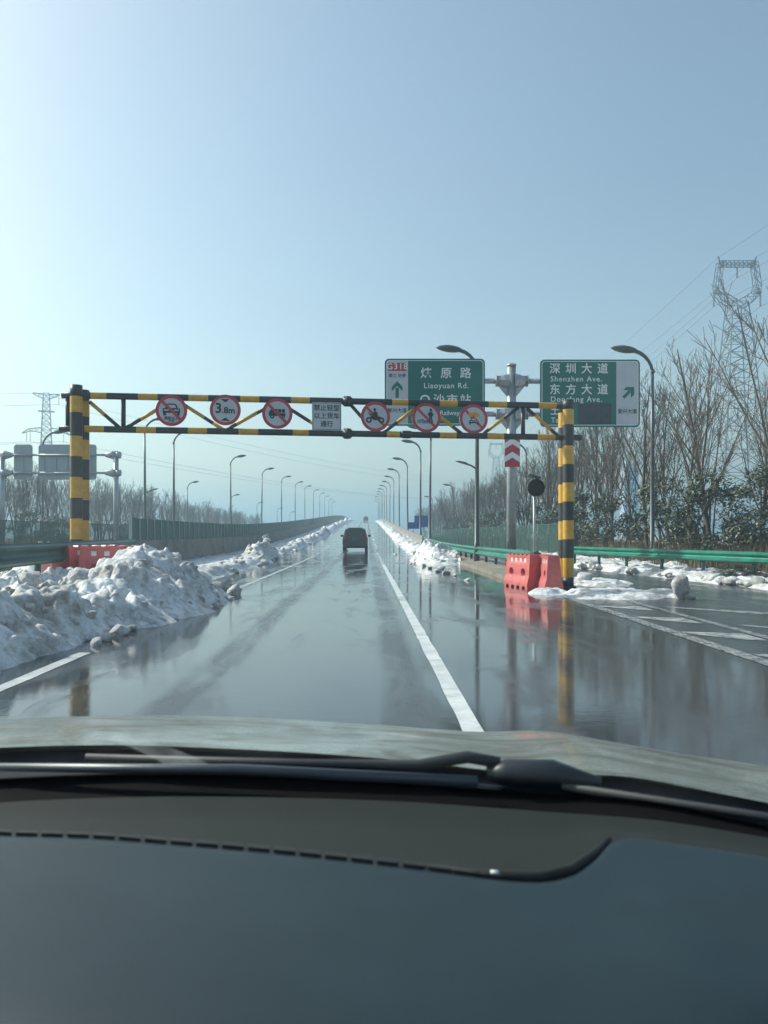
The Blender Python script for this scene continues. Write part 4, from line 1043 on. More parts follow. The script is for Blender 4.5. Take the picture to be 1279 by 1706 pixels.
# ------------------------------------------------------------------ cars
def road_car(x, y, label, w=1.86, h=1.72, paint='car_paint'):
    t = thing('car', label, 'car', (x, y, zr(y)), math.atan2(0, 1)); t.rotation_euler = (math.atan((zr(y+3)-zr(y-1))/4), 0, 0)
    Lc = 4.6; W = w/2
    def sect(y, pts, mb): 
        full = [(p[0], y, p[1]) for p in pts] + [(-p[0], y, p[1]) for p in reversed(pts)]
        return full
    secs = [  # y, (halfwidth,z) outline bottom->top
        (0.0, [(W*.86, .42), (W*.95, .55), (W*.95, .85), (W*.88, 1.0), (W*.78, 1.02), (W*.3, 1.02)]),
        (.10, [(W*.92, .28), (W, .5), (W*.99, .9), (W*.93, 1.05), (W*.76, 1.60), (W*.5, 1.66)]),
        (.45, [(W*.92, .22), (W, .5), (W, .92), (W*.95, 1.05), (W*.78, h*.96), (W*.5, h)]),
        (1.6, [(W*.92, .20), (W, .5), (W, .92), (W*.95, 1.05), (W*.78, h*.97), (W*.5, h*1.01)]),
        (2.7, [(W*.92, .20), (W, .5), (W, .92), (W*.95, 1.05), (W*.76, h*.92), (W*.5, h*.95)]),
        (3.5, [(W*.92, .20), (W, .5), (W, .90), (W*.95, 1.0), (W*.9, 1.03), (W*.5, 1.06)]),
        (4.4, [(W*.88, .22), (W*.95, .5), (W*.92, .75), (W*.85, .82), (W*.7, .86), (W*.4, .88)]),
        (4.6, [(W*.75, .3), (W*.8, .5), (W*.78, .65), (W*.7, .72), (W*.5, .75), (W*.3, .76)])]
    vs = []; n = 12
    for yy, pts in secs: vs += sect(yy, pts, None)
    fs = [tuple(range(n))] + [tuple(reversed(range((len(secs)-1)*n, len(secs)*n)))]
    for i in range(len(secs)-1):
        for j in range(n):
            a = i*n+j; b = i*n+(j+1) % n; fs.append((a, a+n, b+n, b))
    mb = MB(); mb.add(vs, fs, 0, True); me = mb.mesh('body', M[paint]); me.set_sharp_from_angle(angle=R(40)); bd = obj('body', me, t)
    # rear window, plate recess
    mb = MB(); mb.add([(-W*.80, .035, 1.06), (W*.80, .035, 1.06), (W*.70, .085, 1.58), (-W*.70, .085, 1.58), (-W*.80, .0, 1.06), (W*.80, .0, 1.06), (W*.70, .05, 1.58), (-W*.70, .05, 1.58)], [(4, 5, 6, 7), (0, 3, 2, 1), (0, 1, 5, 4), (1, 2, 6, 5), (2, 3, 7, 6), (3, 0, 4, 7)])
    mb.build('rear_window', M['glass_dark'], t)
    for s in (-1, 1):
        mb = MB(); mb.box(s*W*.84-.10, s*W*.84+.10, -.02, .12, .82, 1.12); mb.build('tail_light', M['tail_red'], t)
        mb = MB(); mb.box(s*(W+.02), s*(W+.02)+s*.2, 2.75, 2.87, 1.0, 1.16); mb.build('mirror', M['car_dark'], t)
        mb = MB(); mb.add([(s*W*.955, .5, 1.08), (s*W*.965, 2.75, 1.08), (s*W*.80, 2.55, h*.9), (s*W*.80, .6, h*.92)], [(0, 1, 2, 3)]); mb.build('side_window', M['glass_dark'], t)
        for yy in (.85, 3.65):
            mb = MB(); mb.tube([(s*(W-.22), yy, .32), (s*(W-.01), yy, .32)], .32, 20); wh = mb.build('wheel', M['tyre'], t)
            mb = MB(); mb.tube([(s*(W-.03), yy, .32), (s*(W+.004), yy, .32)], .20, 16); mb.build('rim', M['galv'], wh)
    mb = MB(); mb.box(-W*.93, W*.93, -.10, .10, .40, .70); mb.build('bumper', M['car_paint'], t)
    mb = MB(); mb.box(-.24, .24, -.03, -.005, .80, .94); mb.build('number_plate', M['text_blue'], t)
    mb = MB(); mb.box(-W*.6, W*.6, .02, .28, h*.985, h*.985+.03); mb.build('spoiler', M['car_dark'], t)
    return t
road_car(-.86, 57, 'dark grey people carrier driving away ahead on the wet road')
road_car(-.4, 300, 'tiny distant vehicle at the crest of the rising road', w=1.9, h=1.9)

# ------------------------------------------------------------------ trees
def grow(seed, H, spread=1.0, trunk_h=None):
    rnd = random.Random(seed); tb, bb = MB(), MB()
    def branch(p, d, L, r, lvl, mb):
        n = 5 if lvl == 0 else (4 if lvl < 3 else 3)
        path = [p.copy()]; rad = [r]; q = p.copy(); dd = d.copy()
        for i in range(n):
            dd = (dd + Vector((rnd.gauss(0, .07), rnd.gauss(0, .07), .06*(lvl > 0)))).normalized()
            q = q + dd*(L/n); path.append(q.copy()); rad.append(max(.008, r*(1 - .75*(i+1)/n)) if lvl else max(.02, r*(1-.8*(i+1)/n)))
        mb.tube(path, rad, 7 if lvl == 0 else (5 if lvl == 1 else 3), cap=False)
        return path, rad, dd
    th = trunk_h or H*.16
    path, rad, dd = branch(Vector((0, 0, 0)), Vector((rnd.gauss(0, .03), rnd.gauss(0, .03), 1)), H*.95, H*.011, 0, tb)
    def at(path, rad, u):
        k = u*(len(path)-1); i = min(int(k), len(path)-2); return path[i].lerp(path[i+1], k-i), rad[i] + (rad[i+1]-rad[i])*(k-i), (path[i+1]-path[i]).normalized()
    nl = rnd.randint(11, 15)
    for i in range(nl):
        u = .15 + .75*(i/nl) + rnd.uniform(-.02, .02); p, r, d = at(path, rad, u)
        az = i*2.4 + rnd.uniform(-.5, .5); ang = R(rnd.uniform(13, 33))*spread
        d1 = Vector((math.cos(az)*math.sin(ang), math.sin(az)*math.sin(ang), math.cos(ang)))
        L1 = (H - p.z)*rnd.uniform(.55, .85)
        p1, r1, _ = branch(p, d1, L1, max(.018, r*.52), 1, bb)
        for j in range(rnd.randint(6, 9)):
            u2 = rnd.uniform(.15, .95); q, r2, d2 = at(p1, r1, u2); az2 = rnd.uniform(0, 6.3); a2 = R(rnd.uniform(20, 45))
            ax_ = d2.orthogonal().normalized(); v = d2*math.cos(a2) + (ax_*math.cos(az2) + d2.cross(ax_)*math.sin(az2))*math.sin(a2); v.z += .25; v.normalize()
            L2 = L1*rnd.uniform(.22, .45)*(1.15-u2*.6)
            p2, rr2, _ = branch(q, v, L2, max(.010, r2*.5), 2, bb)
            for k in range(rnd.randint(3, 5)):
                q3, r3, d3 = at(p2, rr2, rnd.uniform(.2, .95)); az3 = rnd.uniform(0, 6.3); a3 = R(rnd.uniform(20, 50)); ax3 = d3.orthogonal().normalized()
                v3 = d3*math.cos(a3) + (ax3*math.cos(az3) + d3.cross(ax3)*math.sin(az3))*math.sin(a3); v3.z += .3; v3.normalize()
                branch(q3, v3, L2*rnd.uniform(.3, .6), .008, 3, bb)
    return tb.mesh('trunk', M['bark']), bb.mesh('branches', M['twig'])
TREES = [grow(s, 10.0, sp) for s, sp in ((1, 1.0), (2, .85), (3, 1.15), (4, .95), (5, .8), (6, 1.05))]
def tree(x, y, h, label, group, k=None, rz=None):
    tm, bm_ = TREES[random.randrange(6) if k is None else k]
    t = thing('bare_tree', label, 'tree', (x, y, -.08), random.uniform(0, 6.3) if rz is None else rz, group); w_ = h/10*random.uniform(.85, 1.2); t.scale = (w_, w_, h/10); t.rotation_euler = (random.gauss(0, .035), random.gauss(0, .035), t.rotation_euler[2])
    obj('trunk', tm, t); obj('branches', bm_, t)
random.seed(21)
LT = 'bare leafless tree in the dense row beyond the ramp guardrail'; GT = 'bare trees beyond the ramp'
tree(15.6, 35, 10.6, 'tall bare tree beyond the ramp, rising in front of the near pylon', None, 2)
tree(14.8, 28.2, 11.4, 'bare tree with wide spread branches beside the largest evergreen shrub', None, 0)
D = 34.0
while D < 240:
    for row in range(2):
        x = 13.8 + row*3.0 + random.uniform(-.7, .7) + (.015*max(0, D-80)); tree(x, D + random.uniform(-1.2, 1.2), random.uniform(7.8, 10.4), LT, GT)
    D += 4.0 if D < 70 else (5.0 if D < 130 else 7.5)
LT2 = 'bare leafless tree in the grove beyond the oncoming carriageway'; GT2 = 'bare trees beyond the oncoming carriageway'
D = 62.0
while D < 270:
    for row in range(4):
        x = -30.0 - row*3.0 + random.uniform(-1, 1) - .03*(D-60); tree(x, D + random.uniform(-2, 2), random.uniform(7.6, 9.2), LT2, GT2)
    D += 4.5 if D < 130 else 7.5
# ---- evergreen shrubs
def shrub_mesh(seed, H=4.2, Wd=1.7, n=3600):
    rnd = random.Random(seed); mb = MB(); st = MB()
    clumps = []
    for k in range(34):
        z = rnd.uniform(.22, .95); rr = Wd*math.sin(math.pi*min(.93, z*.85 + .1))**.7; a = rnd.uniform(0, 6.3); r = rr*math.sqrt(rnd.uniform(.05, 1))
        clumps.append((Vector((r*math.cos(a), r*math.sin(a), z*H)), rnd.uniform(.28, .6)))
    for i in range(n):
        c, cr = clumps[rnd.randrange(len(clumps))]
        v = Vector((rnd.gauss(0, 1), rnd.gauss(0, 1), rnd.gauss(0, 1))).normalized()*cr*rnd.uniform(.45, 1.05)
        p = c + v; nrm = (v.normalized() + Vector((rnd.gauss(0, .7), rnd.gauss(0, .7), rnd.gauss(.3, .7)))).normalized()
        u = nrm.orthogonal().normalized(); a = rnd.uniform(0, 6.3); w = nrm.cross(u); u2 = u*math.cos(a) + w*math.sin(a); w2 = nrm.cross(u2)
        s = rnd.uniform(.035, .075)
        mb.add([p - u2*s*1.5, p + w2*s*.6, p + u2*s*1.5, p - w2*s*.6], [(0, 1, 2, 3)])
    for k in range(9):
        a = rnd.uniform(0, 6.3); e = clumps[k][0]
        st.tube([(.1*math.cos(a), .1*math.sin(a), 0), (e.x*.45, e.y*.45, e.z*.5), e], [.05, .035, .012], 5, cap=False)
    return mb.mesh('foliage', M['leaf']), st.mesh('stems', M['bark'])
SHR = [shrub_mesh(s) for s in (11, 12, 13, 14)]
def shrub(x, y, h, wx, label, group=None, k=0):
    t = thing('evergreen_shrub', label, 'shrub', (x, y, -.08), random.uniform(0, 6.3), group); t.scale = (wx, wx, h/4.2)
    fm, sm = SHR[k % 4]; obj('foliage', fm, t); obj('stems', sm, t)
shrub(15.4, 30.5, 4.0, 1.15, 'largest round evergreen shrub beyond the ramp guardrail', None, 0)
GS = 'evergreen shrubs beyond the ramp'
for k, (x, y, h, w) in enumerate([(13.9, 31.5, 4.0, 1.0), (14.3, 36.5, 4.1, 1.1), (13.3, 41.5, 3.6, 1.0), (13.0, 46, 3.9, 1.1), (13.4, 52, 3.8, 1.1), (13.8, 58, 4.0, 1.2), (13.6, 66, 4.2, 1.2), (13.8, 75, 4.0, 1.2), (13.8, 86, 4, 1.3), (14.2, 98, 4.2, 1.4), (14.5, 112, 4.2, 1.5), (14.8, 130, 4.4, 1.6), (17.2, 29.5, 3.8, 1.1), (18, 34, 3.6, 1.2)]):
    shrub(x, y, h, w, 'dark evergreen shrub under the bare trees beyond the ramp', GS, k+1)
GS2 = 'evergreen shrubs beyond the oncoming carriageway'
for k in range(16):
    shrub(-22.5 - random.uniform(0, 5), 42 + k*5.2, random.uniform(2.6, 3.6), 1.2, 'low evergreen shrub beyond the oncoming carriageway', GS2, k)
# small juniper-like plants on the ramp verge
for k, (x, y) in enumerate(((10.5, 22.4), (10.75, 23.2), (11.0, 22.4), (11.3, 21.3))):
    t = thing('low_shrub', 'low olive green shrub poking through snow under the ramp guardrail', 'shrub', (x, y, .08), k*1.3, 'low shrubs under the ramp guardrail'); t.scale = (.30, .30, .11)
    obj('foliage', SHR[k][0], t); obj('stems', SHR[k][1], t)
# ---- dry grass
def grass(name, x0, x1, y0, y1, n, h0, h1, seed, z=-.08):
    rnd = random.Random(seed); mb = MB()
    for i in range(n):
        x, y = rnd.uniform(x0, x1), rnd.uniform(y0, y1); h = rnd.uniform(h0, h1)*(.55 + .7*abs(noise.noise((x*.5, y*.5, 3)))); a = rnd.uniform(0, 6.3); w = .018
        lx, ly = rnd.gauss(0, .18)*h, rnd.gauss(0, .18)*h; c, s = math.cos(a)*w, math.sin(a)*w
        mb.add([(x-c, y-s, z), (x+c, y+s, z), (x+lx*.5+c*.6, y+ly*.5+s*.6, z+h*.6), (x+lx*.5-c*.6, y+ly*.5-s*.6, z+h*.6), (x+lx, y+ly, z+h)], [(0, 1, 2, 3), (3, 2, 4)])
    return kind(mb.build(name, M['drygrass']), 'stuff')
grass('dry_grass', 11.8, 19, 24, 60, 26000, .9, 1.7, 5)
grass('dry_grass', 11.8, 20, 60, 150, 16000, .9, 1.7, 6)
grass('dry_grass', -27, -18.2, 34, 110, 24000, .8, 1.6, 7)
grass('dry_grass', 12.2, 14.5, 20, 34, 1200, .25, .5, 8, z=.05)

# ------------------------------------------------------------------ pylons and wires
def lat_segment(mb, za, wa, zb, wb, n, w, cx=(0, 0), cy=0):
    """4 legged tapering lattice between heights"""
    def corner(z, k):
        u = (z-za)/(zb-za); hw = (wa+(wb-wa)*u)/2; sx, sy = ((-1, -1), (1, -1), (1, 1), (-1, 1))[k]; return Vector((cx[0]+(cx[1]-cx[0])*u + sx*hw, sy*hw*cyf, z))
    cyf = 1
    for k in range(4): mb.bar(corner(za, k), corner(zb, k), w*1.3)
    for i in range(n):
        z0, z1 = za+(zb-za)*i/n, za+(zb-za)*(i+1)/n
        for k in range(4):
            k2 = (k+1) % 4; mb.bar(corner(z0, k), corner(z1, k2), w*.75); mb.bar(corner(z0, k2), corner(z1, k), w*.75); mb.bar(corner(z1, k), corner(z1, k2), w*.75)
def truss(mb, pts, hw, w):
    """box lattice along a polyline in the xz plane; pts = [(x,z,halfheight)]"""
    prev = None
    for i, (x, z, hh) in enumerate(pts):
        a = pts[max(i-1, 0)]; b = pts[min(i+1, len(pts)-1)]; d = Vector((b[0]-a[0], b[1]-a[1])).normalized(); n = Vector((-d.y, d.x))
        c = [Vector((x+n.x*hh*s, y, z+n.y*hh*s)) for s in (-1, 1) for y in (-hw, hw)]
        if prev:
            for k in range(4): mb.bar(prev[k], c[k], w)
            mb.bar(prev[0], c[2], w*.7); mb.bar(prev[3], c[1], w*.7); mb.bar(prev[0], c[1], w*.7); mb.bar(prev[2], c[3], w*.7)
        mb.bar(c[0], c[2], w*.7); mb.bar(c[1], c[3], w*.7); mb.bar(c[0], c[1], w*.7); mb.bar(c[2], c[3], w*.7)
        prev = c
def cat_pylon():
    t = thing('pylon', '', 'pylon')
    mb = MB(); lat_segment(mb, 0, 10.5, 24, 5.6, 6, .15); lat_segment(mb, 24, 5.6, 42, 2.7, 8, .12); mb.build('tower_body', M['steel_far'], t)
    mb = MB()
    for s in (-1, 1):
        truss(mb, [(s*.6, 41.8, .8), (s*2.0, 42.7, .75), (s*3.2, 43.7, .6), (s*3.55, 45, .5), (s*3.35, 46.5, .45), (s*3.1, 48.2, .45), (s*3.0, 49.2, .4)], .6, .10)
        truss(mb, [(s*3.4, 44.2, .5), (s*4.1, 43.8, .12)], .3, .09)
        mb.bar((s*3.0, 0, 49), (s*3.35, 0, 50.2), .2)
    truss(mb, [(-3.0 + .75*i, 48.9, .38) for i in range(9)], .6, .10)
    mb.build('tower_head', M['steel_far'], t)
    for x, z0, L_ in ((0, 48.4, 2.0), (-4.1, 43.7, 2.3), (4.1, 43.7, 2.3)):
        mb = MB()
        for dx in (-.09, .09): mb.tube([(x+dx, 0, z0), (x+dx, 0, z0-L_)], .055, 6)
        mb.build('insulator', M['insul'], t)
    return t
py1 = cat_pylon(); py1.location = (65, 137, -.06); tag(py1, 'tall steel lattice pylon with an open ring shaped head, above the right trees', 'pylon')
py2 = copy_tree(py1); py2.location = (68, 410, -.06); tag(py2, 'faint distant lattice pylon with ring shaped head beyond the sign pole', 'pylon')
py3 = thing('pylon', 'slim steel lattice pylon with two cross arms behind the blank sign backs', 'pylon', (-99, 241, -.06), R(20))
mb = MB(); lat_segment(mb, 0, 6.5, 28, 3.2, 8, .16); lat_segment(mb, 28, 3.2, 45, 1.7, 9, .14); mb.build('tower_body', M['steel_far'], py3)
for s in (-1, 1):
    mb = MB(); truss(mb, [(s*.9, 44, .7), (s*2.2, 44.3, .45), (s*3.8, 44.8, .12)], .5, .12); mb.build('upper_arm', M['steel_far'], py3)
    mb = MB(); truss(mb, [(s*1.4, 33.5, .8), (s*3.2, 33.6, .5), (s*5, 33.4, .35), (s*6.8, 32.4, .1)], .6, .12); mb.build('lower_arm', M['steel_far'], py3)
mb = MB(); truss(mb, [(-2.3, 39.4, .15), (2.3, 39.4, .15)], .4, .1); mb.build('middle_arm', M['steel_far'], py3)
for x, z in ((3.6, 44.5), (-4.6, 33), (-5.6, 33), (5, 33)):
    mb = MB(); mb.tube([(x, 0, z), (x, 0, z-3)], .09, 6); mb.build('insulator', M['insul'], py3)
def wire(a, b, sag, label, group, r=.035):
    a, b = Vector(a), Vector(b); pts = []
    for i in range(25):
        u = i/24; p = a.lerp(b, u); p.z -= sag*4*u*(1-u); pts.append(p)
    mb = MB(); mb.tube(pts, r, 4, cap=False); tag(mb.build('power_line', M['wire']), label, 'power line', group)
for x, z in ((0, 46.4), (-4.1, 41.4), (4.1, 41.4), (-3.3, 50), (3.3, 50)):
    wire((65+x, 137, z), (68+x, 410, z), 7 if z < 48 else 4, 'power line sagging from the near pylon to the distant one', 'power lines between the two ring headed pylons')
    wire((65+x, 137, z), (62+x, -60, z+1), 4, 'power line running from the ring headed pylon toward the right', 'power lines running on to the right')
for x, z in ((-99-5, 30), (-99+5, 30), (-99+3.6, 41.5), (-99-2, 45)):
    wire((x, 241, z), (150+x*.2, 700, z+6), 9, 'thin power line crossing the sky behind the road from the slim pylon', 'power lines from the slim pylon across the road', r=.05)
    wire((x, 241, z), (x-260, 150, z+3), 7, 'thin power line leaving the slim pylon away from the road', 'power lines from the slim pylon outward', r=.045)

# ------------------------------------------------------------------ blue signs far right, glass tower
def blue_sign(px0, px1, py0, py1, D, label):
    a, b = P(px0, py1, D), P(px1, py0, D); w, h = b.x-a.x, b.z-a.z
    t = thing('blue_sign', label, 'sign', ((a.x+b.x)/2, D, -.06))
    mb = MB(); mb.poly(rrect(-w/2, w/2, a.z+.06, b.z+.06, .1), 0, .05); p = mb.build('panel', M['blue'], t)
    mb = MB(); mb.tube([(0, .12, 0), (0, .12, b.z)], .09, 8); mb.build('pole', M['galv'], t)
blue_sign(678, 698, 870, 881, 128, 'lower of two blue road signs past the right parapet')
blue_sign(690, 713, 859, 878, 134, 'larger blue road sign past the right parapet')
TD = 460; a, b = P(1040, 890, TD), P(1064, 776, TD)
t = thing('glass_tower', 'pale blue glass office tower far behind the bare trees', 'building', ((a.x+b.x)/2, TD, -.06)); w = b.x-a.x
mb = MB(); mb.box(-w/2, w/2, 0, w, 0, b.z); mb.build('wall', M['tower_trim'], t)
for k in range(11):
    z = 3 + k*(b.z-5)/11; mb = MB(); mb.box(-w/2+.4, w/2-.4, -.12, 0, z, z+2.4); mb.build('window', M['tower_blue'], t)
mb = MB(); mb.box(-w*.3, w*.3, w*.2, w*.8, b.z, b.z+2.5); mb.build('roof_cabin', M['tower_trim'], t)

# ------------------------------------------------------------------ the car the photograph was taken from
ego = thing('car', 'interior and muddy bonnet of the car the road is seen from', 'car', (0, 0, 0))
def hood_lat(x):
    return hermite([(-1.3, -.055), (-1.1, -.02), (-.82, .0), (-.42, .0), (0, -.018), (.25, -.030), (.40, -.024), (.5, -.036), (.7, -.068), (.9, -.10), (1.05, -.16), (1.15, -.26)], x)
def hood_z(x, D):
    return hermite([(1.18, 1.052), (1.32, 1.046), (1.5, 1.030), (1.75, .993), (1.95, .94), (2.2, .85), (2.4, .74)], D) + hood_lat(x)*(1 if D > 1.3 else .85)
mb = MB(); xs = [-1.15 + 2.3*i/90 for i in range(91)]; Ds = [1.31 + 1.09*j/40 for j in range(41)]
def rear(x): return .14*ss(.1, 1.0, abs(x+.25))     # the rear edge sweeps back toward the pillars
vs = [(x, D - rear(x)*(2.4-D)/1.09, hood_z(x, D)) for D in Ds for x in xs]
mb.add(vs, [(j*91+i, j*91+i+1, (j+1)*91+i+1, (j+1)*91+i) for j in range(40) for i in range(90)], 0, True)
hood = mb.build('bonnet', M['hood'], ego)
# wings and nose that carry the bonnet, and the front wheels
def wing(pts, name):
    mb = MB(); vs = []
    for p in pts:
        for k, (dz, out) in enumerate(((0.0, 0), (-.06, .03), (-.25, .05), (-.42, .04))):
            c = Vector((p[0], p[1], 0)) - Vector((0, 1.2, 0)); c.z = 0; c.normalize()
            vs.append((p[0] + c.x*out, p[1] + c.y*out, max(.30, p[2] + dz)))
    n = len(pts); mb.add(vs, [(i*4+k, i*4+k+1, (i+1)*4+k+1, (i+1)*4+k) for i in range(n-1) for k in range(3)], 0, True); mb.build(name, M['hood'], ego)
hv = [tuple(v.co) for v in hood.data.vertices]
wing([hv[j*91] for j in range(41)], 'wing'); wing([hv[j*91+90] for j in range(41)], 'wing'); wing([hv[40*91+i] for i in range(91)], 'nose_panel')
for x in (-1.0, 1.0):
    mb = MB(); mb.tube([(x-.11, 1.75, .33), (x+.11, 1.75, .33)], .33, 24); wh = mb.build('wheel', M['tyre'], ego)
    mb = MB(); mb.tube([(x-.115, 1.75, .33), (x+.115, 1.75, .33)], .20, 18); mb.build('rim', M['galv'], wh)
# plastic cowl between bonnet and glass
def glass_base(x): return 1.262 - .30*(abs(x+.15)**2.2)*1.0
mb = MB(); xs = [-1.1 + 2.2*i/60 for i in range(61)]; vs = []
for j in range(9):
    v = j/8
    for x in xs:
        d0 = glass_base(x)-.02; d1 = 1.33 - rear(x); z0 = 1.022 + hood_lat(x)*.7; z1 = 1.034 + hood_lat(x)*.85
        D = d0 + (d1-d0)*v; z = z0 + (z1-z0)*v - .016*math.sin(math.pi*v) + (.010 if j in (3, 4) else 0)
        vs.append((x, D, z))
mb.add(vs, [(j*61+i, j*61+i+1, (j+1)*61+i+1, (j+1)*61+i) for j in range(8) for i in range(60)], 0, False)
mb.build('cowl', M['cowl'], ego)
# wipers
wp = obj('wiper', None, ego)
def cz(x, D, up): return 1.03 + hood_lat(x)*.75 + up
mb = MB(); mb.tube([(-.45, 1.25, cz(-.45, 0, .012)), (-.1, 1.25, cz(-.1, 0, .012)), (.08, 1.245, cz(.08, 0, .018)), (.16, 1.24, cz(.16, 0, .036)), (.21, 1.235, cz(.21, 0, .030))], [.006, .008, .009, .010, .009], 8); mb.build('wiper_arm', M['rubber'], wp)
mb = MB(); mb.tube([(-.62, 1.215, cz(-.62, 0, .006)), (-.2, 1.22, cz(-.2, 0, .008)), (.17, 1.20, cz(.17, 0, .010))], [.006, .009, .009], 6); mb.build('wiper_blade', M['wiper_grey'], wp)
wp2 = obj('wiper', None, ego)
mb = MB(); mb.tube([(.19, 1.235, cz(.19, 0, .012)), (.22, 1.23, cz(.22, 0, .016)), (.29, 1.22, cz(.29, 0, .016)), (.36, 1.20, cz(.36, 0, .004))], [.012, .021, .023, .010], 10); mb.build('pivot_cover', M['cowl'], wp2)
mb = MB(); mb.tube([(.30, 1.20, cz(.30, 0, .004)), (.7, 1.10, cz(.7, 0, .002)), (1.0, .98, cz(1.0, 0, .002))], [.007, .006, .005], 8); mb.build('wiper_arm', M['rubber'], wp2)
# windscreen
mb = MB(); nx, nz = 40, 24; vs = []
for s in (0, .005):
    for j in range(nz+1):
        v = j/nz
        for i in range(nx+1):
            x = -1.0 + 2*i/nx; D = glass_base(x) + .02 - v*.98 - s*.5 + .03*math.sin(math.pi*v); z = 1.012 + hood_lat(x)*.7 + v*.66 - s*.85 + .05*math.sin(math.pi*v)
            vs.append((x*(1-.08*v), D, z))
n1 = nx+1; G = n1*(nz+1); fs = []
for j in range(nz):
    for i in range(nx):
        a = j*n1+i; fs.append((a, a+1, a+n1+1, a+n1)); a += G; fs.append((a, a+n1, a+n1+1, a+1))
mb.add(vs, fs, 0, True); mb.build('windscreen', M['glass'], ego)
def on_glass(px, py):
    lo, hi = 0.0, .9
    for _ in range(40):
        v = (lo+hi)/2; x = 0
        for _k in range(4):
            D = glass_base(x) + .02 - v*.98 - .006 + .03*math.sin(math.pi*v); x = (px-CXP)/F*D
        z = 1.012 + hood_lat(x)*.7 + v*.66 - .008 + .05*math.sin(math.pi*v)
        if CYP + (EYE-z)*F/D > py: lo = v
        else: hi = v
    return (x, D - .004, z - .004)
sm = bpy.data.materials.new('pale_streak_film'); sm.use_nodes = True; nt = sm.node_tree; nt.nodes.remove(nt.nodes['Principled BSDF'])
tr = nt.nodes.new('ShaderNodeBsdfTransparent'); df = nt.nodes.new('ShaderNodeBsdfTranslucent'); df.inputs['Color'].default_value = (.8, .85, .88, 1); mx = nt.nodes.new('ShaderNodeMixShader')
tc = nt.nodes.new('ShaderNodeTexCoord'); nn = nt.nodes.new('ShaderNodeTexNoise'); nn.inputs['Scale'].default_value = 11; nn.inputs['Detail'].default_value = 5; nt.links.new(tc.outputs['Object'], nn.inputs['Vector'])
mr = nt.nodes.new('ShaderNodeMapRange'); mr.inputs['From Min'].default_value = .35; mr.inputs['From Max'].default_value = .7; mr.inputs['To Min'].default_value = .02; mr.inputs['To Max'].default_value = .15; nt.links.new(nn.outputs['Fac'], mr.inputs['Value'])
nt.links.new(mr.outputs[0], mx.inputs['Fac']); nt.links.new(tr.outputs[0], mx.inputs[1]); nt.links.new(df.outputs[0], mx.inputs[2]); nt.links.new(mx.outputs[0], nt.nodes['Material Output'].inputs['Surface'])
mb = MB(); vs = []  # pale patchy translucent streak on the inner glass face, widening downward
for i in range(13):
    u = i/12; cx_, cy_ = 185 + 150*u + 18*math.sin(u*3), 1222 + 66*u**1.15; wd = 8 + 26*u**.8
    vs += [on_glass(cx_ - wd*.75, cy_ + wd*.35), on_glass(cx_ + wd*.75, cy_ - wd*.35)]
mb.add(vs, [(2*i, 2*i+1, 2*i+3, 2*i+2) for i in range(12)], 0, True); mb.build('pale_streak', sm, ego)
# black frit band at the foot of the glass, curving with it
mb = MB(); vs = []; xs = [-1.0 + 2*i/60 for i in range(61)]
for j in range(4):
    for x in xs:
        D = glass_base(x) - .005 - .034*j; z = 1.014 + hood_lat(x)*.7 - .008*j; vs.append((x, D, z + (.005 if j == 0 else 0)))
mb.add(vs, [(j*61+i, (j+1)*61+i, (j+1)*61+i+1, j*61+i+1) for j in range(3) for i in range(60)], 0, True); mb.build('glass_foot_band', M['frit'], ego)
# dashboard: smooth pad in front, recessed olive strip with demister slots behind
DZ = 1.022
def pix(px, py, z=DZ):
    D = (EYE - z)*F/(py - CYP); return ((px-CXP)/F*D, D)
slot_px = [(-420, 1362), (-200, 1371), (0, 1386), (150, 1391), (300, 1402), (450, 1415), (600, 1431), (720, 1445), (820, 1458), (900, 1463), (950, 1452), (985, 1428), (1015, 1398), (1060, 1392), (1150, 1404), (1279, 1424), (1500, 1470), (1750, 1530)]
slot = [pix(*p) for p in slot_px]
def slot_D(x): return hermite([(p[0], p[1]) for p in slot], x)
xs = [-.85 + 1.7*i/170 for i in range(171)]
def pad_z(x, D):
    e = slot_D(x) - D
    return DZ - .004*math.exp(-(e/.008)**2) + .012*ss(.05, .3, e) - .05*ss(.34, .6, e) - .03*ss(.35, .8, abs(x+.1))*ss(0, .3, e)
mb = MB(); vs = []; NJ = 40
for j in range(NJ+1):
    for x in xs:
        sd = slot_D(x); D = sd - (sd-.30)*(j/NJ)**1.25; vs.append((x, D, pad_z(x, D)))
mb.add(vs, [(j*171+i, (j+1)*171+i, (j+1)*171+i+1, j*171+i+1) for j in range(NJ) for i in range(170)], 0, True)
dash = mb.build('dashboard', M['dash'], ego)
mb = MB(); vs = []
def back_D(x): return glass_base(x) - .10
for j in range(9):
    v = j/8
    for x in xs:
        a = slot_D(x) + .001; b = max(a + .002, back_D(x)); D = a + (b-a)*v
        z = DZ - .006 - .014*ss(0, .12, v) + .010*ss(.75, 1, v) + hood_lat(x)*.35*v
        vs.append((x, D, z))
mb.add(vs, [(j*171+i, j*171+i+1, (j+1)*171+i+1, (j+1)*171+i) for j in range(8) for i in range(170)], 0, True)
mb.build('demister_recess', M['dash_trim'], dash)
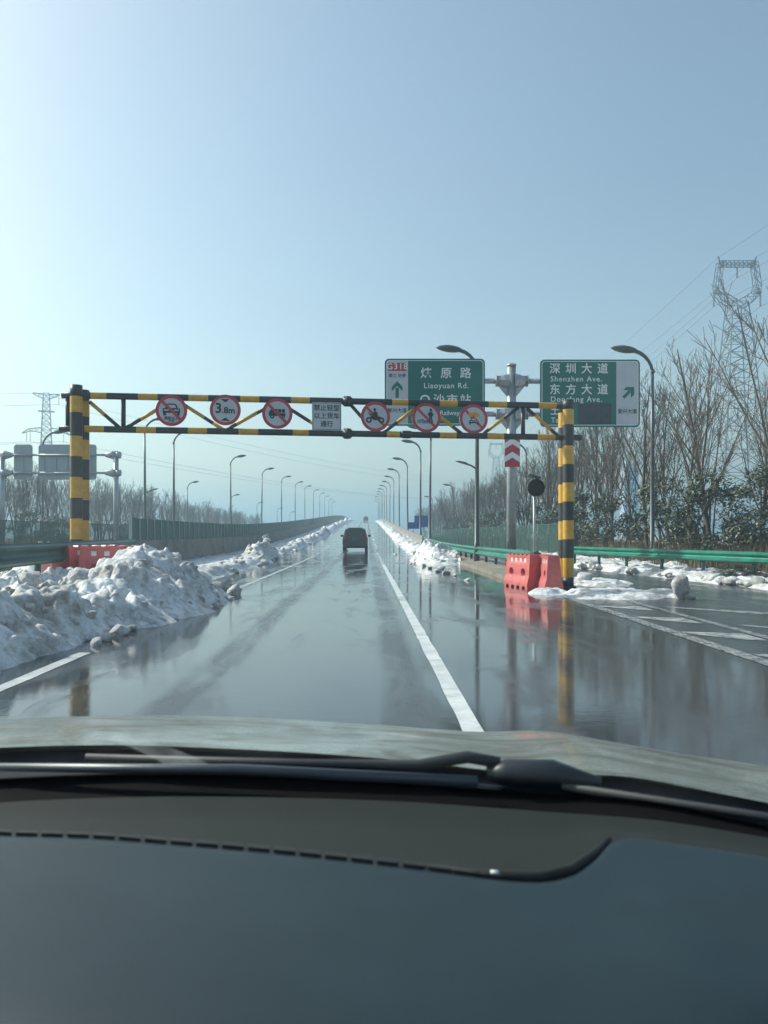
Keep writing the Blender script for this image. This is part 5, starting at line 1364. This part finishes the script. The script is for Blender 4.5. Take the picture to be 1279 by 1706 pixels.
# raised lip that turns round the right end of the recess
lip = [pix(px, py - 4) for px, py in ((700, 1443), (820, 1459), (900, 1463), (950, 1452), (985, 1428), (1015, 1398))]
mb = MB(); mb.tube([(x, D, DZ - .002) for x, D in lip], [.002, .005, .007, .007, .006, .003], 10, squash=[(1, 1)]*6); mb.build('recess_lip', M['dash_trim'], dash)
# demister slots
def path_at(px): 
    return hermite([(a, b) for a, b in slot_px], px)
px = -60
while px < 815:
    w = 36; a = pix(px, path_at(px) + 1.5); b = pix(px+w, path_at(px+w) + 1.5); a2 = pix(px, path_at(px) - 6 - px*.004); b2 = pix(px+w, path_at(px+w) - 6 - px*.004)
    mb = MB(); mb.add([(a[0], a[1], DZ+.0015), (b[0], b[1], DZ+.0015), (b2[0], b2[1], DZ-.001), (a2[0], a2[1], DZ-.001), (a[0], a[1], DZ-.012), (b[0], b[1], DZ-.012), (b2[0], b2[1], DZ-.014), (a2[0], a2[1], DZ-.014)],
        [(0, 1, 2, 3), (7, 6, 5, 4), (0, 4, 5, 1), (1, 5, 6, 2), (2, 6, 7, 3), (3, 7, 4, 0)]); mb.build('demister_slot', M['slot'], dash)
    px += 43
q = pix(823, 1456); mb = MB(); mb.tube([(q[0]-.004, q[1], DZ+.002), (q[0]+.005, q[1]-.001, DZ+.002)], .0022, 8); mb.build('sensor', M['text_white'], dash)

# ------------------------------------------------------------------ haze
mb = MB(); mb.box(-1700, 1700, -70, 1800, -1.2, 56)
hz_ = mb.build('haze', None) if False else None
hm = bpy.data.materials.new('haze_air'); hm.use_nodes = True; nt = hm.node_tree; nt.nodes.remove(nt.nodes['Principled BSDF'])
pv = nt.nodes.new('ShaderNodeVolumePrincipled'); pv.inputs['Color'].default_value = (.54, .82, 1.0, 1); pv.inputs['Density'].default_value = .0016; pv.inputs['Anisotropy'].default_value = .4
nt.links.new(pv.outputs[0], nt.nodes['Material Output'].inputs['Volume'])
mb = MB(); mb.box(-1700, 1700, -70, 1800, -1.2, 56); hz_ = kind(mb.build('haze', hm), 'stuff')
